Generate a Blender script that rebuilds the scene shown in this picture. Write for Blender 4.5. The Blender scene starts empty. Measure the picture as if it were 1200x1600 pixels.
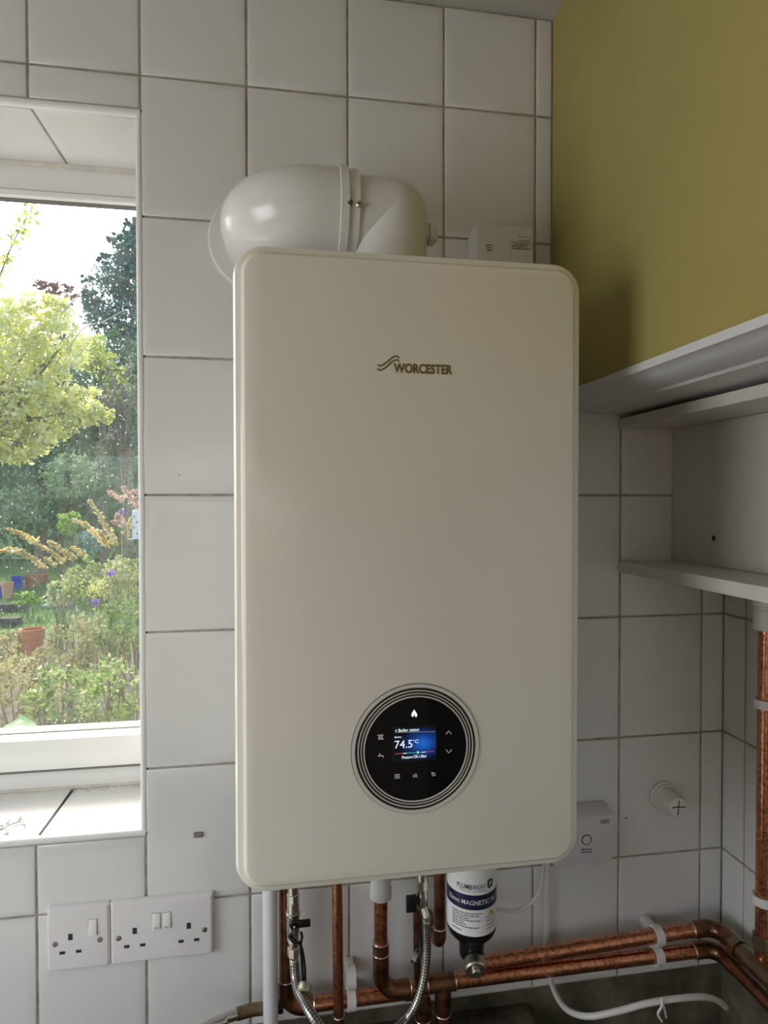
import bpy, bmesh, math, random
import numpy as np
from mathutils import Vector, Matrix
random.seed(7); rng = np.random.default_rng(7)
scene = bpy.context.scene
COL = scene.collection
PI = math.pi

# ------------------------------------------------------------------ camera, world, sun, window light, exposure
F, YAW, PITCH, ROLL = 968.0, 0.15983, 0.018, -0.0008          # focal length in pixels of a 1200 x 1600 frame
CAM = Vector((.2051, -.9585, 1.7094))
_f = Vector((math.sin(YAW) * math.cos(PITCH), math.cos(YAW) * math.cos(PITCH), -math.sin(PITCH)))
_r = Vector((math.cos(YAW), -math.sin(YAW), 0)); _u = _r.cross(_f)
_c, _s = math.cos(ROLL), math.sin(ROLL)
_r, _u = _c * _r + _s * _u, -_s * _r + _c * _u
cam_data = bpy.data.cameras.new('camera'); cam_ob = bpy.data.objects.new('camera', cam_data); COL.objects.link(cam_ob)
cam_data.sensor_fit = 'HORIZONTAL'; cam_data.sensor_width = 36; cam_data.lens = F / 1200 * 36
cam_data.clip_start = .02; cam_data.clip_end = 200
m = Matrix((_r, _u, -_f)).transposed().to_4x4(); m.translation = CAM
cam_ob.matrix_world = m; scene.camera = cam_ob

def ray(px, py): return _f + _r * ((px - 600) / F) - _u * ((py - 800) / F)
def PY(px, py, Y=0.0): d = ray(px, py); return CAM + d * ((Y - CAM.y) / d.y)
def PX(px, py, X): d = ray(px, py); return CAM + d * ((X - CAM.x) / d.x)
def PZ(px, py, Z): d = ray(px, py); return CAM + d * ((Z - CAM.z) / d.z)

scene.view_settings.view_transform = 'Standard'; scene.view_settings.look = 'None'
scene.view_settings.gamma = 1; scene.view_settings.use_curve_mapping = False
scene.view_settings.exposure = 0.0

world = bpy.data.worlds.new('sky'); scene.world = world; world.use_nodes = True
nt = world.node_tree; nt.nodes.clear()
wo = nt.nodes.new('ShaderNodeOutputWorld'); bg = nt.nodes.new('ShaderNodeBackground'); sk = nt.nodes.new('ShaderNodeTexSky')
sk.sky_type = 'NISHITA'; sk.sun_disc = False; sk.sun_elevation = math.radians(46); sk.sun_rotation = math.radians(-30)
sk.dust_density = 3.0; sk.air_density = 1.0
bg.inputs['Strength'].default_value = 0.62
nt.links.new(sk.outputs[0], bg.inputs[0]); nt.links.new(bg.outputs[0], wo.inputs[0])

sun_d = bpy.data.lights.new('sun', 'SUN'); sun_d.energy = 6.2; sun_d.angle = .40; sun_d.color = (1, .93, .8)
sun_ob = bpy.data.objects.new('sun', sun_d); COL.objects.link(sun_ob)
sun_ob.rotation_euler = Vector((.35, -.60, -.72)).to_track_quat('-Z', 'Y').to_euler(); sun_ob.location = (-3.5, 6, 8)

def area(name, loc, direction, sx, sy, power, color):
    d = bpy.data.lights.new(name, 'AREA'); d.shape = 'RECTANGLE'; d.size = sx; d.size_y = sy; d.energy = power; d.color = color
    o = bpy.data.objects.new(name, d); COL.objects.link(o); o.location = loc
    o.rotation_euler = Vector(direction).to_track_quat('-Z', 'Z').to_euler(); return o
area('daylight_side_window', (-1.31, -.85, 1.62), (1, 0, 0), 1.06, .84, 16.5, (.96, .98, 1))     # fills the side window's opening
area('warm_fill_rear', (-.55, -2.83, 1.10), (0, 1, 0), 1.30, 1.90, 3.1, (1, .73, .44))       # added warm fill, set in the opening of an assumed rear door

# ------------------------------------------------------------------ materials
MATS = {}
def mat(name, col, rough=.5, metal=0, bump=0, bscale=60, var=0, vscale=8, col2=None, spec=.5, coat=0, emit=None, estr=1, trans=0, ramp=(.4, .6)):
    if name in MATS: return MATS[name]
    M = bpy.data.materials.new(name); M.use_nodes = True; n = M.node_tree; p = n.nodes['Principled BSDF']
    p.inputs['Base Color'].default_value = (*col, 1); p.inputs['Roughness'].default_value = rough
    p.inputs['Metallic'].default_value = metal; p.inputs['Specular IOR Level'].default_value = spec
    p.inputs['Coat Weight'].default_value = coat; p.inputs['Coat Roughness'].default_value = .08
    if emit: p.inputs['Emission Color'].default_value = (*emit, 1); p.inputs['Emission Strength'].default_value = estr
    if trans: p.inputs['Transmission Weight'].default_value = trans
    tc = n.nodes.new('ShaderNodeTexCoord')
    if col2 or var:
        t = n.nodes.new('ShaderNodeTexNoise'); t.inputs['Scale'].default_value = vscale; t.inputs['Detail'].default_value = 6; t.inputs['Roughness'].default_value = .65
        n.links.new(tc.outputs['Object'], t.inputs['Vector'])
        c = n.nodes.new('ShaderNodeValToRGB'); c.color_ramp.elements[0].position = ramp[0]; c.color_ramp.elements[1].position = ramp[1]
        b = col2 or tuple(x * (1 - var) for x in col)
        c.color_ramp.elements[0].color = (*b, 1); c.color_ramp.elements[1].color = (*col, 1)
        n.links.new(t.outputs[0], c.inputs[0]); n.links.new(c.outputs[0], p.inputs['Base Color'])
    if bump:
        t = n.nodes.new('ShaderNodeTexNoise'); t.inputs['Scale'].default_value = bscale; t.inputs['Detail'].default_value = 3
        n.links.new(tc.outputs['Object'], t.inputs['Vector'])
        b = n.nodes.new('ShaderNodeBump'); b.inputs['Strength'].default_value = bump; b.inputs['Distance'].default_value = .01
        n.links.new(t.outputs[0], b.inputs['Height']); n.links.new(b.outputs[0], p.inputs['Normal'])
    MATS[name] = M; return M

TILE = mat('tile_glaze', (.74, .73, .71), .13, bump=.035, bscale=14, var=.05, vscale=5, ramp=(.3, .7))
GROUT = mat('grout', (.42, .38, .33), .9, var=.35, vscale=30)
PLASTER = mat('bare_plaster', (.16, .125, .085), .95, col2=(.05, .05, .03), vscale=9, bump=.4, bscale=40)  # damp brown, with the shade of the low void put into the colour
CEIL = mat('ceiling_paint', (.55, .53, .49), .8, var=.12, vscale=4, bump=.15, bscale=50)
OLIVE = mat('olive_paint', (.37, .31, .10), .62, var=.06, vscale=3, bump=.03, bscale=120)
WHITEP = mat('white_upvc', (.82, .82, .80), .28)
TRIMW = mat('white_trim', (.80, .80, .79), .3, bump=.03, bscale=30)
ROOMW = mat('room_paint', (.44, .36, .26), .8)
FLOORM = mat('concrete_floor', (.10, .09, .075), .9, col2=(.05, .045, .035), vscale=6)
BOILER = mat('boiler_enamel', (.86, .81, .72), .17, bump=.006, bscale=9)
BBODY = mat('boiler_case', (.74, .73, .70), .35)
FLUEW = mat('flue_enamel', (.70, .69, .66), .2)
GOLD = mat('logo_bronze', (.17, .125, .05), .4)
BLACK = mat('black_plastic', (.007, .007, .007), .32)
BLACKG = mat('black_glass', (.006, .006, .008), .06)
RINGL = mat('ring_light', (.72, .69, .63), .25)
PRINT = mat('print_black', (.02, .02, .02), .5)
PRINTG = mat('print_grey', (.16, .15, .15), .5)
SOCK = mat('socket_plastic', (.78, .75, .74), .3)
SWIT = mat('switch_white', (.84, .83, .82), .25)
SCREW = mat('screw_metal', (.35, .33, .30), .35, 1)
COPPER = mat('copper_pipe', (.84, .37, .21), .25, 1, col2=(.34, .135, .075), vscale=170, ramp=(.36, .60), bump=.05, bscale=260)
COPPERD = mat('copper_tarnished', (.36, .17, .10), .36, 1, col2=(.12, .065, .045), vscale=35, ramp=(.35, .6), bump=.1, bscale=120)
SOLDER = mat('solder', (.75, .68, .60), .3, 1)
CHROME = mat('nickel_brass', (.66, .62, .55), .22, 1)
BRASS = mat('brass', (.34, .26, .16), .35, 1, var=.3, vscale=60)
CLIPW = mat('pipe_clip_plastic', (.72, .70, .67), .4)
CABLEW = mat('cable_white', (.66, .63, .60), .45)
LABELW = mat('label_white', (.80, .79, .79), .35)
NAVY = mat('label_navy', (.012, .014, .055), .35)
BLUET = mat('label_blue', (.03, .10, .28), .4)
YEL = mat('warning_yellow', (.75, .50, .03), .4)
SHELF = mat('melamine', (.66, .62, .55), .4, var=.05, vscale=5)
PANELM = mat('melamine_panel', (.62, .60, .57), .4, var=.04, vscale=5)
COALARM = mat('alarm_plastic', (.76, .75, .72), .38)
RECV = mat('receiver_plastic', (.66, .64, .66), .4)
CLEAR = mat('clear_plastic', (.85, .88, .88), .1, spec=.6)
SILIC = mat('silicone', (.70, .66, .58), .5, var=.15, vscale=30)
MOULD = mat('mould_stain', (.045, .04, .035), .9)
GASK = mat('gasket_and_gap_shade', (.16, .15, .14), .6)
TERRA = mat('terracotta', (.56, .20, .08), .8, var=.25, vscale=10)
TERRAP = mat('terracotta_pale', (.68, .34, .18), .8, var=.2, vscale=10)
BLUEPOT = mat('blue_glaze', (.02, .09, .50), .15, var=.3, vscale=8)
SOIL = mat('soil', (.09, .06, .035), .95, col2=(.035, .025, .015), vscale=12)
TIMBER = mat('dark_timber', (.13, .10, .07), .9, col2=(.04, .032, .025), vscale=14, bump=.4)
def tile_random():
    n = TILE.node_tree; oi = n.nodes.new('ShaderNodeObjectInfo'); tc = [k for k in n.nodes if k.type == 'TEX_COORD'][0]
    ad = n.nodes.new('ShaderNodeVectorMath'); ad.operation = 'MULTIPLY_ADD'; ad.inputs[1].default_value = (40, 23, 31)
    cb_ = n.nodes.new('ShaderNodeCombineXYZ')
    for k in range(3): n.links.new(oi.outputs['Random'], cb_.inputs[k])
    n.links.new(cb_.outputs[0], ad.inputs[0]); n.links.new(tc.outputs['Object'], ad.inputs[2])
    for k in n.nodes:
        if k.type == 'TEX_NOISE': n.links.new(ad.outputs[0], k.inputs['Vector'])
tile_random()
BARK = mat('bark', (.30, .24, .17), .9, var=.5, vscale=20)
STEMG = mat('green_stem', (.20, .22, .09), .8)
TWIG = mat('pale_twig', (.55, .50, .34), .8)
LAWN = mat('lawn', (.10, .19, .03), .9, col2=(.06, .12, .02), vscale=6)
WOOD = mat('offcut_wood', (.22, .14, .08), .8, var=.4, vscale=20)
FABRICW = mat('worktop_laminate', (.50, .50, .50), .35)

def leafmat(name, cols, tr=.35):
    """two-sided leaf: diffuse + translucent, colour varied leaf by leaf from the per-leaf attribute"""
    M = bpy.data.materials.new(name); M.use_nodes = True; n = M.node_tree; n.nodes.clear()
    o = n.nodes.new('ShaderNodeOutputMaterial'); d = n.nodes.new('ShaderNodeBsdfDiffuse'); t = n.nodes.new('ShaderNodeBsdfTranslucent'); g = n.nodes.new('ShaderNodeBsdfGlossy')
    mx = n.nodes.new('ShaderNodeMixShader'); mx.inputs[0].default_value = tr; m2 = n.nodes.new('ShaderNodeMixShader'); m2.inputs[0].default_value = .06
    g.inputs['Roughness'].default_value = .35
    a = n.nodes.new('ShaderNodeAttribute'); a.attribute_name = 'tint'; r = n.nodes.new('ShaderNodeValToRGB')
    while len(r.color_ramp.elements) < len(cols): r.color_ramp.elements.new(.5)
    for k, c in enumerate(cols):
        r.color_ramp.elements[k].position = k / max(1, len(cols) - 1); r.color_ramp.elements[k].color = (*c, 1)
    n.links.new(a.outputs['Fac'], r.inputs[0])
    for s in (d, t): n.links.new(r.outputs[0], s.inputs['Color'])
    n.links.new(d.outputs[0], mx.inputs[1]); n.links.new(t.outputs[0], mx.inputs[2])
    n.links.new(mx.outputs[0], m2.inputs[1]); n.links.new(g.outputs[0], m2.inputs[2]); n.links.new(m2.outputs[0], o.inputs[0])
    return M
L_APPLE = leafmat('apple_leaves', [(.20, .28, .04), (.54, .58, .10), (.80, .80, .28), (.88, .84, .55)], .5)
L_CONIF = leafmat('conifer_needles', [(.05, .13, .10), (.12, .25, .20), (.24, .38, .32)], .2)
L_HEDGE = leafmat('hedge_leaves', [(.09, .17, .08), (.18, .29, .13), (.32, .44, .20), (.46, .54, .30)], .3)
L_GREY = leafmat('grey_twigs_leaves', [(.12, .12, .08), (.22, .22, .14), (.34, .34, .22)], .2)
L_LIME = leafmat('lime_leaves', [(.22, .38, .05), (.36, .52, .09), (.5, .62, .16)], .35)
L_RED = leafmat('plum_leaves', [(.22, .09, .07), (.36, .17, .13), (.48, .30, .22)], .3)
L_WEED = leafmat('weed_leaves', [(.14, .25, .05), (.30, .42, .10), (.52, .54, .18), (.62, .54, .28), (.38, .52, .28)], .4)
L_STRAW = leafmat('straw_leaves', [(.32, .28, .10), (.56, .48, .20), (.72, .62, .32), (.40, .44, .14)], .4)
L_SPIKE = leafmat('dry_flower_spike', [(.58, .46, .16), (.74, .62, .26), (.82, .72, .40)], .25)
L_PINK = leafmat('pink_spike', [(.60, .36, .28), (.74, .50, .38), (.80, .62, .48)], .25)
L_GRASS = leafmat('grass_blades', [(.09, .19, .025), (.15, .29, .04), (.26, .40, .07)], .3)
L_PURP = leafmat('purple_petals', [(.42, .22, .55), (.55, .36, .70)], .35)
L_YELF = leafmat('yellow_petals', [(.70, .66, .10), (.80, .78, .25)], .35)
L_BIG = leafmat('broad_leaf', [(.12, .22, .08), (.15, .27, .11)], .35)

def glass_mat():
    """thin window pane: clear, mirror-like at a slant, with a light bloom of dried rain on the outside"""
    M = bpy.data.materials.new('window_glass'); M.use_nodes = True; n = M.node_tree; n.nodes.clear()
    o = n.nodes.new('ShaderNodeOutputMaterial'); t = n.nodes.new('ShaderNodeBsdfTransparent'); g = n.nodes.new('ShaderNodeBsdfGlossy'); d = n.nodes.new('ShaderNodeBsdfTranslucent')
    g.inputs['Roughness'].default_value = .01; t.inputs['Color'].default_value = (.95, .97, .96, 1); d.inputs['Color'].default_value = (.9, .92, .95, 1)
    lw = n.nodes.new('ShaderNodeLayerWeight'); lw.inputs['Blend'].default_value = .5
    pw = n.nodes.new('ShaderNodeMath'); pw.operation = 'POWER'; pw.inputs[1].default_value = 5; n.links.new(lw.outputs['Facing'], pw.inputs[0])
    fr = n.nodes.new('ShaderNodeMapRange'); fr.inputs[3].default_value = .035; fr.inputs[4].default_value = .9; n.links.new(pw.outputs[0], fr.inputs[0])
    m1 = n.nodes.new('ShaderNodeMixShader'); m2 = n.nodes.new('ShaderNodeMixShader')
    tc = n.nodes.new('ShaderNodeTexCoord'); ns = n.nodes.new('ShaderNodeTexNoise'); ns.inputs['Scale'].default_value = 30; ns.inputs['Detail'].default_value = 5
    mr = n.nodes.new('ShaderNodeMapRange'); mr.inputs[1].default_value = .35; mr.inputs[2].default_value = .75; mr.inputs[3].default_value = .008; mr.inputs[4].default_value = .022
    n.links.new(tc.outputs['Object'], ns.inputs['Vector']); n.links.new(ns.outputs[0], mr.inputs[0]); n.links.new(mr.outputs[0], m1.inputs[0])
    n.links.new(t.outputs[0], m1.inputs[1]); n.links.new(d.outputs[0], m1.inputs[2])
    n.links.new(fr.outputs[0], m2.inputs[0]); n.links.new(m1.outputs[0], m2.inputs[1]); n.links.new(g.outputs[0], m2.inputs[2]); n.links.new(m2.outputs[0], o.inputs[0])
    return M
GLASS = glass_mat()
DROP = mat('water_drop', (1, 1, 1), .02, trans=1.0)

def braid_mat():
    M = bpy.data.materials.new('steel_braid'); M.use_nodes = True; n = M.node_tree; p = n.nodes['Principled BSDF']
    p.inputs['Metallic'].default_value = 1; p.inputs['Roughness'].default_value = .3
    uv = n.nodes.new('ShaderNodeUVMap'); ch = n.nodes.new('ShaderNodeTexChecker'); mp = n.nodes.new('ShaderNodeMapping')
    mp.inputs['Rotation'].default_value = (0, 0, PI / 4)
    n.links.new(uv.outputs[0], mp.inputs[0]); n.links.new(mp.outputs[0], ch.inputs['Vector']); ch.inputs['Scale'].default_value = 1
    ch.inputs['Color1'].default_value = (.62, .60, .57, 1); ch.inputs['Color2'].default_value = (.14, .13, .125, 1)
    n.links.new(ch.outputs[0], p.inputs['Base Color'])
    b = n.nodes.new('ShaderNodeBump'); b.inputs['Strength'].default_value = .6; b.inputs['Distance'].default_value = .0008
    n.links.new(ch.outputs[1], b.inputs['Height']); n.links.new(b.outputs[0], p.inputs['Normal']); return M
BRAID = braid_mat()

def screen_mat(cx, cz, rad):
    """lit colour screen: blue glow fading to black, as its picture shows"""
    M = bpy.data.materials.new('lit_screen'); M.use_nodes = True; n = M.node_tree; p = n.nodes['Principled BSDF']
    p.inputs['Base Color'].default_value = (.004, .004, .006, 1); p.inputs['Roughness'].default_value = .1
    tc = n.nodes.new('ShaderNodeTexCoord'); mp = n.nodes.new('ShaderNodeMapping')
    mp.vector_type = 'TEXTURE'; mp.inputs['Location'].default_value = (cx, 0, cz); mp.inputs['Scale'].default_value = (rad * 1.4, 5, rad)
    gr = n.nodes.new('ShaderNodeTexGradient'); gr.gradient_type = 'SPHERICAL'; r = n.nodes.new('ShaderNodeValToRGB')
    r.color_ramp.elements[0].color = (.002, .003, .008, 1); r.color_ramp.elements[1].color = (.015, .14, .62, 1); e = r.color_ramp.elements.new(.45); e.color = (.004, .03, .16, 1)
    n.links.new(tc.outputs['Object'], mp.inputs[0]); n.links.new(mp.outputs[0], gr.inputs[0]); n.links.new(gr.outputs[0], r.inputs[0])
    n.links.new(r.outputs[0], p.inputs['Emission Color']); p.inputs['Emission Strength'].default_value = 1.0; return M
LITW = mat('lit_white', (.1, .1, .1), .4, emit=(.80, .92, 1), estr=1.0)
LITG = mat('lit_grey', (.1, .1, .1), .4, emit=(.42, .40, .38), estr=.55)
LITR = mat('lit_red', (.1, .02, .02), .4, emit=(.75, .06, .04), estr=.7)
LITGR = mat('lit_green', (.02, .1, .05), .4, emit=(.1, .45, .3), estr=.7)

# ------------------------------------------------------------------ mesh helpers
class MB:
    def __init__(s): s.v = []; s.f = []; s.uv = {}
    def add(s, vs, fs, uvs=None):
        b = len(s.v); s.v += [tuple(v) for v in vs]
        for k, f in enumerate(fs):
            if uvs: s.uv[len(s.f)] = uvs[k]
            s.f.append(tuple(i + b for i in f))
        return s
    def box(s, x0, x1, y0, y1, z0, z1):
        x0, x1 = sorted((x0, x1)); y0, y1 = sorted((y0, y1)); z0, z1 = sorted((z0, z1))
        return s.add([(x0, y0, z0), (x1, y0, z0), (x1, y1, z0), (x0, y1, z0), (x0, y0, z1), (x1, y0, z1), (x1, y1, z1), (x0, y1, z1)],
                     [(3, 2, 1, 0), (4, 5, 6, 7), (0, 1, 5, 4), (1, 2, 6, 5), (2, 3, 7, 6), (3, 0, 4, 7)])
    def prism(s, poly, fn, d0, d1):
        """poly: 2D outline; fn(a, b, d) -> 3D"""
        n = len(poly)
        vs = [fn(a, b, d0) for a, b in poly] + [fn(a, b, d1) for a, b in poly]
        return s.add(vs, [tuple(range(n - 1, -1, -1)), tuple(range(n, 2 * n))] + [(i, (i + 1) % n, n + (i + 1) % n, n + i) for i in range(n)])
    def tube(s, pts, rad, n=16, caps=True, uvk=None):
        P = [Vector(p) for p in pts]; R = rad if isinstance(rad, (list, tuple)) else [rad] * len(P)
        T = [(P[min(i + 1, len(P) - 1)] - P[max(i - 1, 0)]).normalized() for i in range(len(P))]
        a = Vector((0, 0, 1)) if abs(T[0].z) < .9 else Vector((1, 0, 0))
        N = (a - T[0] * a.dot(T[0])).normalized(); vs = []; L = [0]
        for i, p in enumerate(P):
            if i: N = (N - T[i] * N.dot(T[i])).normalized(); L.append(L[-1] + (p - P[i - 1]).length)
            B = T[i].cross(N)
            vs += [p + (N * math.cos(2 * PI * k / n) + B * math.sin(2 * PI * k / n)) * R[i] for k in range(n)]
        fs = []; uv = []
        for i in range(len(P) - 1):
            for k in range(n):
                k2 = (k + 1) % n; fs.append((i * n + k, i * n + k2, (i + 1) * n + k2, (i + 1) * n + k))
                if uvk:
                    u0, u1 = L[i] * uvk, L[i + 1] * uvk; c = uvk * 2 * PI * R[0] / n; q = round(c * n) / n
                    uv.append(((u0, k * q), (u0, (k + 1) * q), (u1, (k + 1) * q), (u1, k * q)))
        if caps:
            fs += [tuple(range(n - 1, -1, -1)), tuple(range((len(P) - 1) * n, len(P) * n))]
            if uvk: uv += [tuple((0, 0) for _ in range(n))] * 2
        return s.add(vs, fs, uv if uvk else None)
    def lathe(s, prof, o, axis=(0, 0, 1), n=32):
        """prof: (radius, height along axis) from o"""
        o = Vector(o); ax = Vector(axis).normalized(); a = Vector((0, 0, 1)) if abs(ax.z) < .9 else Vector((1, 0, 0))
        N = (a - ax * a.dot(ax)).normalized(); B = ax.cross(N); vs = []
        for r, h in prof: vs += [o + ax * h + (N * math.cos(2 * PI * k / n) + B * math.sin(2 * PI * k / n)) * max(r, 1e-5) for k in range(n)]
        fs = [(i * n + k, i * n + (k + 1) % n, (i + 1) * n + (k + 1) % n, (i + 1) * n + k) for i in range(len(prof) - 1) for k in range(n)]
        fs += [tuple(range(n - 1, -1, -1)), tuple(range((len(prof) - 1) * n, len(prof) * n))]
        return s.add(vs, fs)
    def ring(s, c, r0, r1, y, th, n=64):
        """flat ring facing -y, from depth y back to y+th"""
        vs = []
        for r, yy in ((r0, y + th), (r0, y), (r1, y), (r1, y + th)):
            vs += [(c[0] + r * math.cos(2 * PI * k / n), yy, c[2] + r * math.sin(2 * PI * k / n)) for k in range(n)]
        return s.add(vs, [(i * n + k, i * n + (k + 1) % n, ((i + 1) % 4) * n + (k + 1) % n, ((i + 1) % 4) * n + k) for i in range(4) for k in range(n)])
    def sphere(s, c, r, n=20, sc=(1, 1, 1)):
        vs = []; c = Vector(c); mrows = n // 2
        for i in range(mrows + 1):
            t = PI * i / mrows
            vs += [c + Vector((r * max(math.sin(t), 1e-4) * math.cos(2 * PI * k / n) * sc[0], r * max(math.sin(t), 1e-4) * math.sin(2 * PI * k / n) * sc[1], r * math.cos(t) * sc[2])) for k in range(n)]
        return s.add(vs, [(i * n + k, (i + 1) * n + k, (i + 1) * n + (k + 1) % n, i * n + (k + 1) % n) for i in range(mrows) for k in range(n)])
    def ribbon(s, pts, w, y, th=.0004):
        """flat stroke in the plane y through 3D points given as (x, z)"""
        L = []; Rr = []
        for i, p in enumerate(pts):
            a = Vector(pts[max(i - 1, 0)]); b = Vector(pts[min(i + 1, len(pts) - 1)]); t = (b - a).normalized(); nrm = Vector((-t.y, t.x)) * w / 2
            L.append(Vector(p) + nrm); Rr.append(Vector(p) - nrm)
        poly = [(q.x, q.y) for q in L] + [(q.x, q.y) for q in reversed(Rr)]
        n = len(pts); vs = [(q[0], y, q[1]) for q in poly] + [(q[0], y + th, q[1]) for q in poly]; N = 2 * n
        fs = [(i, i + 1, N - 2 - i, N - 1 - i) for i in range(n - 1)] + [(i, (i + 1) % N, N + (i + 1) % N, N + i) for i in range(N)]
        return s.add(vs, fs)

def wloc(o):
    v = Vector((0, 0, 0))
    while o: v += o.location; o = o.parent
    return v

def build(name, mb, material, parent=None, bevel=0, seg=2, angle=35, smooth=True):
    me = bpy.data.meshes.new(name); off = wloc(parent)
    me.from_pydata([(v[0] - off.x, v[1] - off.y, v[2] - off.z) for v in mb.v], [], mb.f)
    if mb.uv:
        ul = me.uv_layers.new(name='UVMap'); k = 0
        for p in me.polygons:
            q = mb.uv.get(p.index)
            for j in range(p.loop_total): ul.data[k].uv = q[j] if q else (0, 0); k += 1
    bm = bmesh.new(); bm.from_mesh(me)
    bmesh.ops.recalc_face_normals(bm, faces=bm.faces)
    if bevel:
        ed = [e for e in bm.edges if len(e.link_faces) == 2 and e.calc_face_angle(0) > .5]
        bmesh.ops.bevel(bm, geom=ed, offset=bevel, segments=seg, affect='EDGES', profile=.5, clamp_overlap=True)
    bm.to_mesh(me); bm.free()
    if smooth:
        me.polygons.foreach_set('use_smooth', [True] * len(me.polygons)); me.set_sharp_from_angle(angle=math.radians(angle))
    me.materials.append(material)
    o = bpy.data.objects.new(name, me); COL.objects.link(o)
    if parent: o.parent = parent
    return o
def box(name, b, material, parent=None, bevel=0, seg=2): return build(name, MB().box(*b), material, parent, bevel, seg)
def thing(name, label, cat, loc, group=None):
    o = bpy.data.objects.new(name, None); COL.objects.link(o); o.location = loc; o.empty_display_size = .05
    return tag(o, label, cat, group)
def tag(o, label, cat, group=None):
    o['label'] = label; o['category'] = cat
    if group: o['group'] = group
    return o
def struct(o, label=None): 
    o['kind'] = 'structure'
    if label: o['label'] = label
    return o

def smooth_path(pts, n=8):
    P = [Vector(p) for p in pts]; P = [P[0] * 2 - P[1]] + P + [P[-1] * 2 - P[-2]]; out = []
    for i in range(1, len(P) - 2):
        for k in range(n):
            t = k / n; a, b, c, d = P[i - 1:i + 3]
            out.append(.5 * ((2 * b) + (c - a) * t + (2 * a - 5 * b + 4 * c - d) * t * t + (3 * b - a - 3 * c + d) * t ** 3))
    return out + [P[-2]]
def bend_path(pts, rad, n=8):
    """polyline with its corners rounded to arcs"""
    P = [Vector(p) for p in pts]; out = [P[0]]
    for i in range(1, len(P) - 1):
        a = (P[i - 1] - P[i]).normalized(); b = (P[i + 1] - P[i]).normalized(); ang = a.angle(b); d = rad / math.tan(ang / 2)
        s, e = P[i] + a * d, P[i] + b * d
        c = P[i] + (a + b).normalized() * (rad / math.sin(ang / 2))
        for k in range(n + 1):
            t = k / n; q = (s - c).lerp(e - c, t).normalized() * rad; out.append(c + q)
    return out + [P[-1]]

def text_mesh(txt, bold=0.0):
    cu = bpy.data.curves.new('t', 'FONT'); cu.body = txt; cu.size = 1; cu.offset = bold; cu.resolution_u = 3; cu.fill_mode = 'FRONT'
    o = bpy.data.objects.new('t', cu); COL.objects.link(o)
    dg = bpy.context.evaluated_depsgraph_get(); dg.update(); me = bpy.data.meshes.new_from_object(o.evaluated_get(dg))
    vs = [Vector(v.co) for v in me.vertices]; fs = [tuple(p.vertices) for p in me.polygons]
    bpy.data.objects.remove(o); bpy.data.curves.remove(cu); bpy.data.meshes.remove(me)
    x0 = min(v.x for v in vs); x1 = max(v.x for v in vs); y0 = min(v.y for v in vs); y1 = max(v.y for v in vs)
    return [((v.x - x0) / (x1 - x0), (v.y - y0) / (y1 - y0)) for v in vs], fs
def text_box(name, txt, x0, x1, z0, z1, y, material, parent, bold=0.0, th=.0004):
    """flat lettering facing -y that fills the given box"""
    vs, fs = text_mesh(txt, bold); mb = MB()
    mb.add([(x0 + a * (x1 - x0), y, z0 + b * (z1 - z0)) for a, b in vs], fs)
    o = build(name, mb, material, parent, smooth=False); return o
def text_px(name, txt, px0, px1, pyb, pyt, y, material, parent, bold=0.0):
    """same, its box given by what it spans in the picture on the plane y (left, right, bottom, top at mid width)"""
    pm = (px0 + px1) / 2; pc = (pyb + pyt) / 2
    return text_box(name, txt, PY(px0, pc, y).x, PY(px1, pc, y).x, PY(pm, pyb, y).z, PY(pm, pyt, y).z, y, material, parent, bold)
def text_wrap(name, txt, c, rad, a0, a1, z0, z1, material, parent, bold=0.0):
    """lettering bent round an upright cylinder, angle 0 faces -y, positive to +x"""
    vs, fs = text_mesh(txt, bold); mb = MB()
    mb.add([(c[0] + rad * math.sin(a0 + a * (a1 - a0)), c[1] - rad * math.cos(a0 + a * (a1 - a0)), z0 + b * (z1 - z0)) for a, b in vs], fs)
    return build(name, mb, material, parent, smooth=False)

# ------------------------------------------------------------------ the room
TW, TH, ZT, JG = .152, .20385, 2.33, .0016            # tile pitch, top grid line, half joint
ZC = 2.487; XR = .953; XL = -1.30; YB = -2.82           # ceiling, right wall, left wall, rear wall
XB = .6364                                              # face of the olive boxing
WX0, WX1, WZ0, WZ1, WD = -1.22, -.004, 1.219, 2.273, .165  # kitchen window opening and reveal depth

struct(box('floor', (XL - .3, XR + .3, YB - .3, .30, -.12, 0), FLOORM))
struct(box('ceiling', (XL - .3, XR + .3, YB - .3, .30, ZC, ZC + .15), CEIL))
wb = MB()
wb.box(XL - .3, WX0 - .008, .008, .27, 0, ZC); wb.box(WX1 + .008, XR + .3, .008, .27, 0, ZC)
wb.box(WX0 - .008, WX1 + .008, .008, .27, 0, WZ0 - .008); wb.box(WX0 - .008, WX1 + .008, .008, .27, WZ1 + .008, ZC)
wall_back = struct(build('wall_back', wb, PLASTER, smooth=False))
gb = MB(); ZB = ZT - 7 * TH
gb.box(XL, WX0, .0014, .008, ZB, ZC); gb.box(WX1, XR + .006, .0014, .008, ZB, ZC); gb.box(WX0, WX1, .0014, .008, ZB, WZ0); gb.box(WX0, WX1, .0014, .008, WZ1, ZC)
gb.box(WX0 - .008, WX1 + .008, .0014, WD, WZ1 + .0022, WZ1 + .008); gb.box(WX0 - .008, WX1 + .008, .0014, WD, WZ0 - .008, WZ0 - .0022)
gb.box(WX1 + .0022, WX1 + .008, .0014, WD, WZ0, WZ1)
build('grout', gb, GROUT, wall_back, smooth=False)

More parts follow.
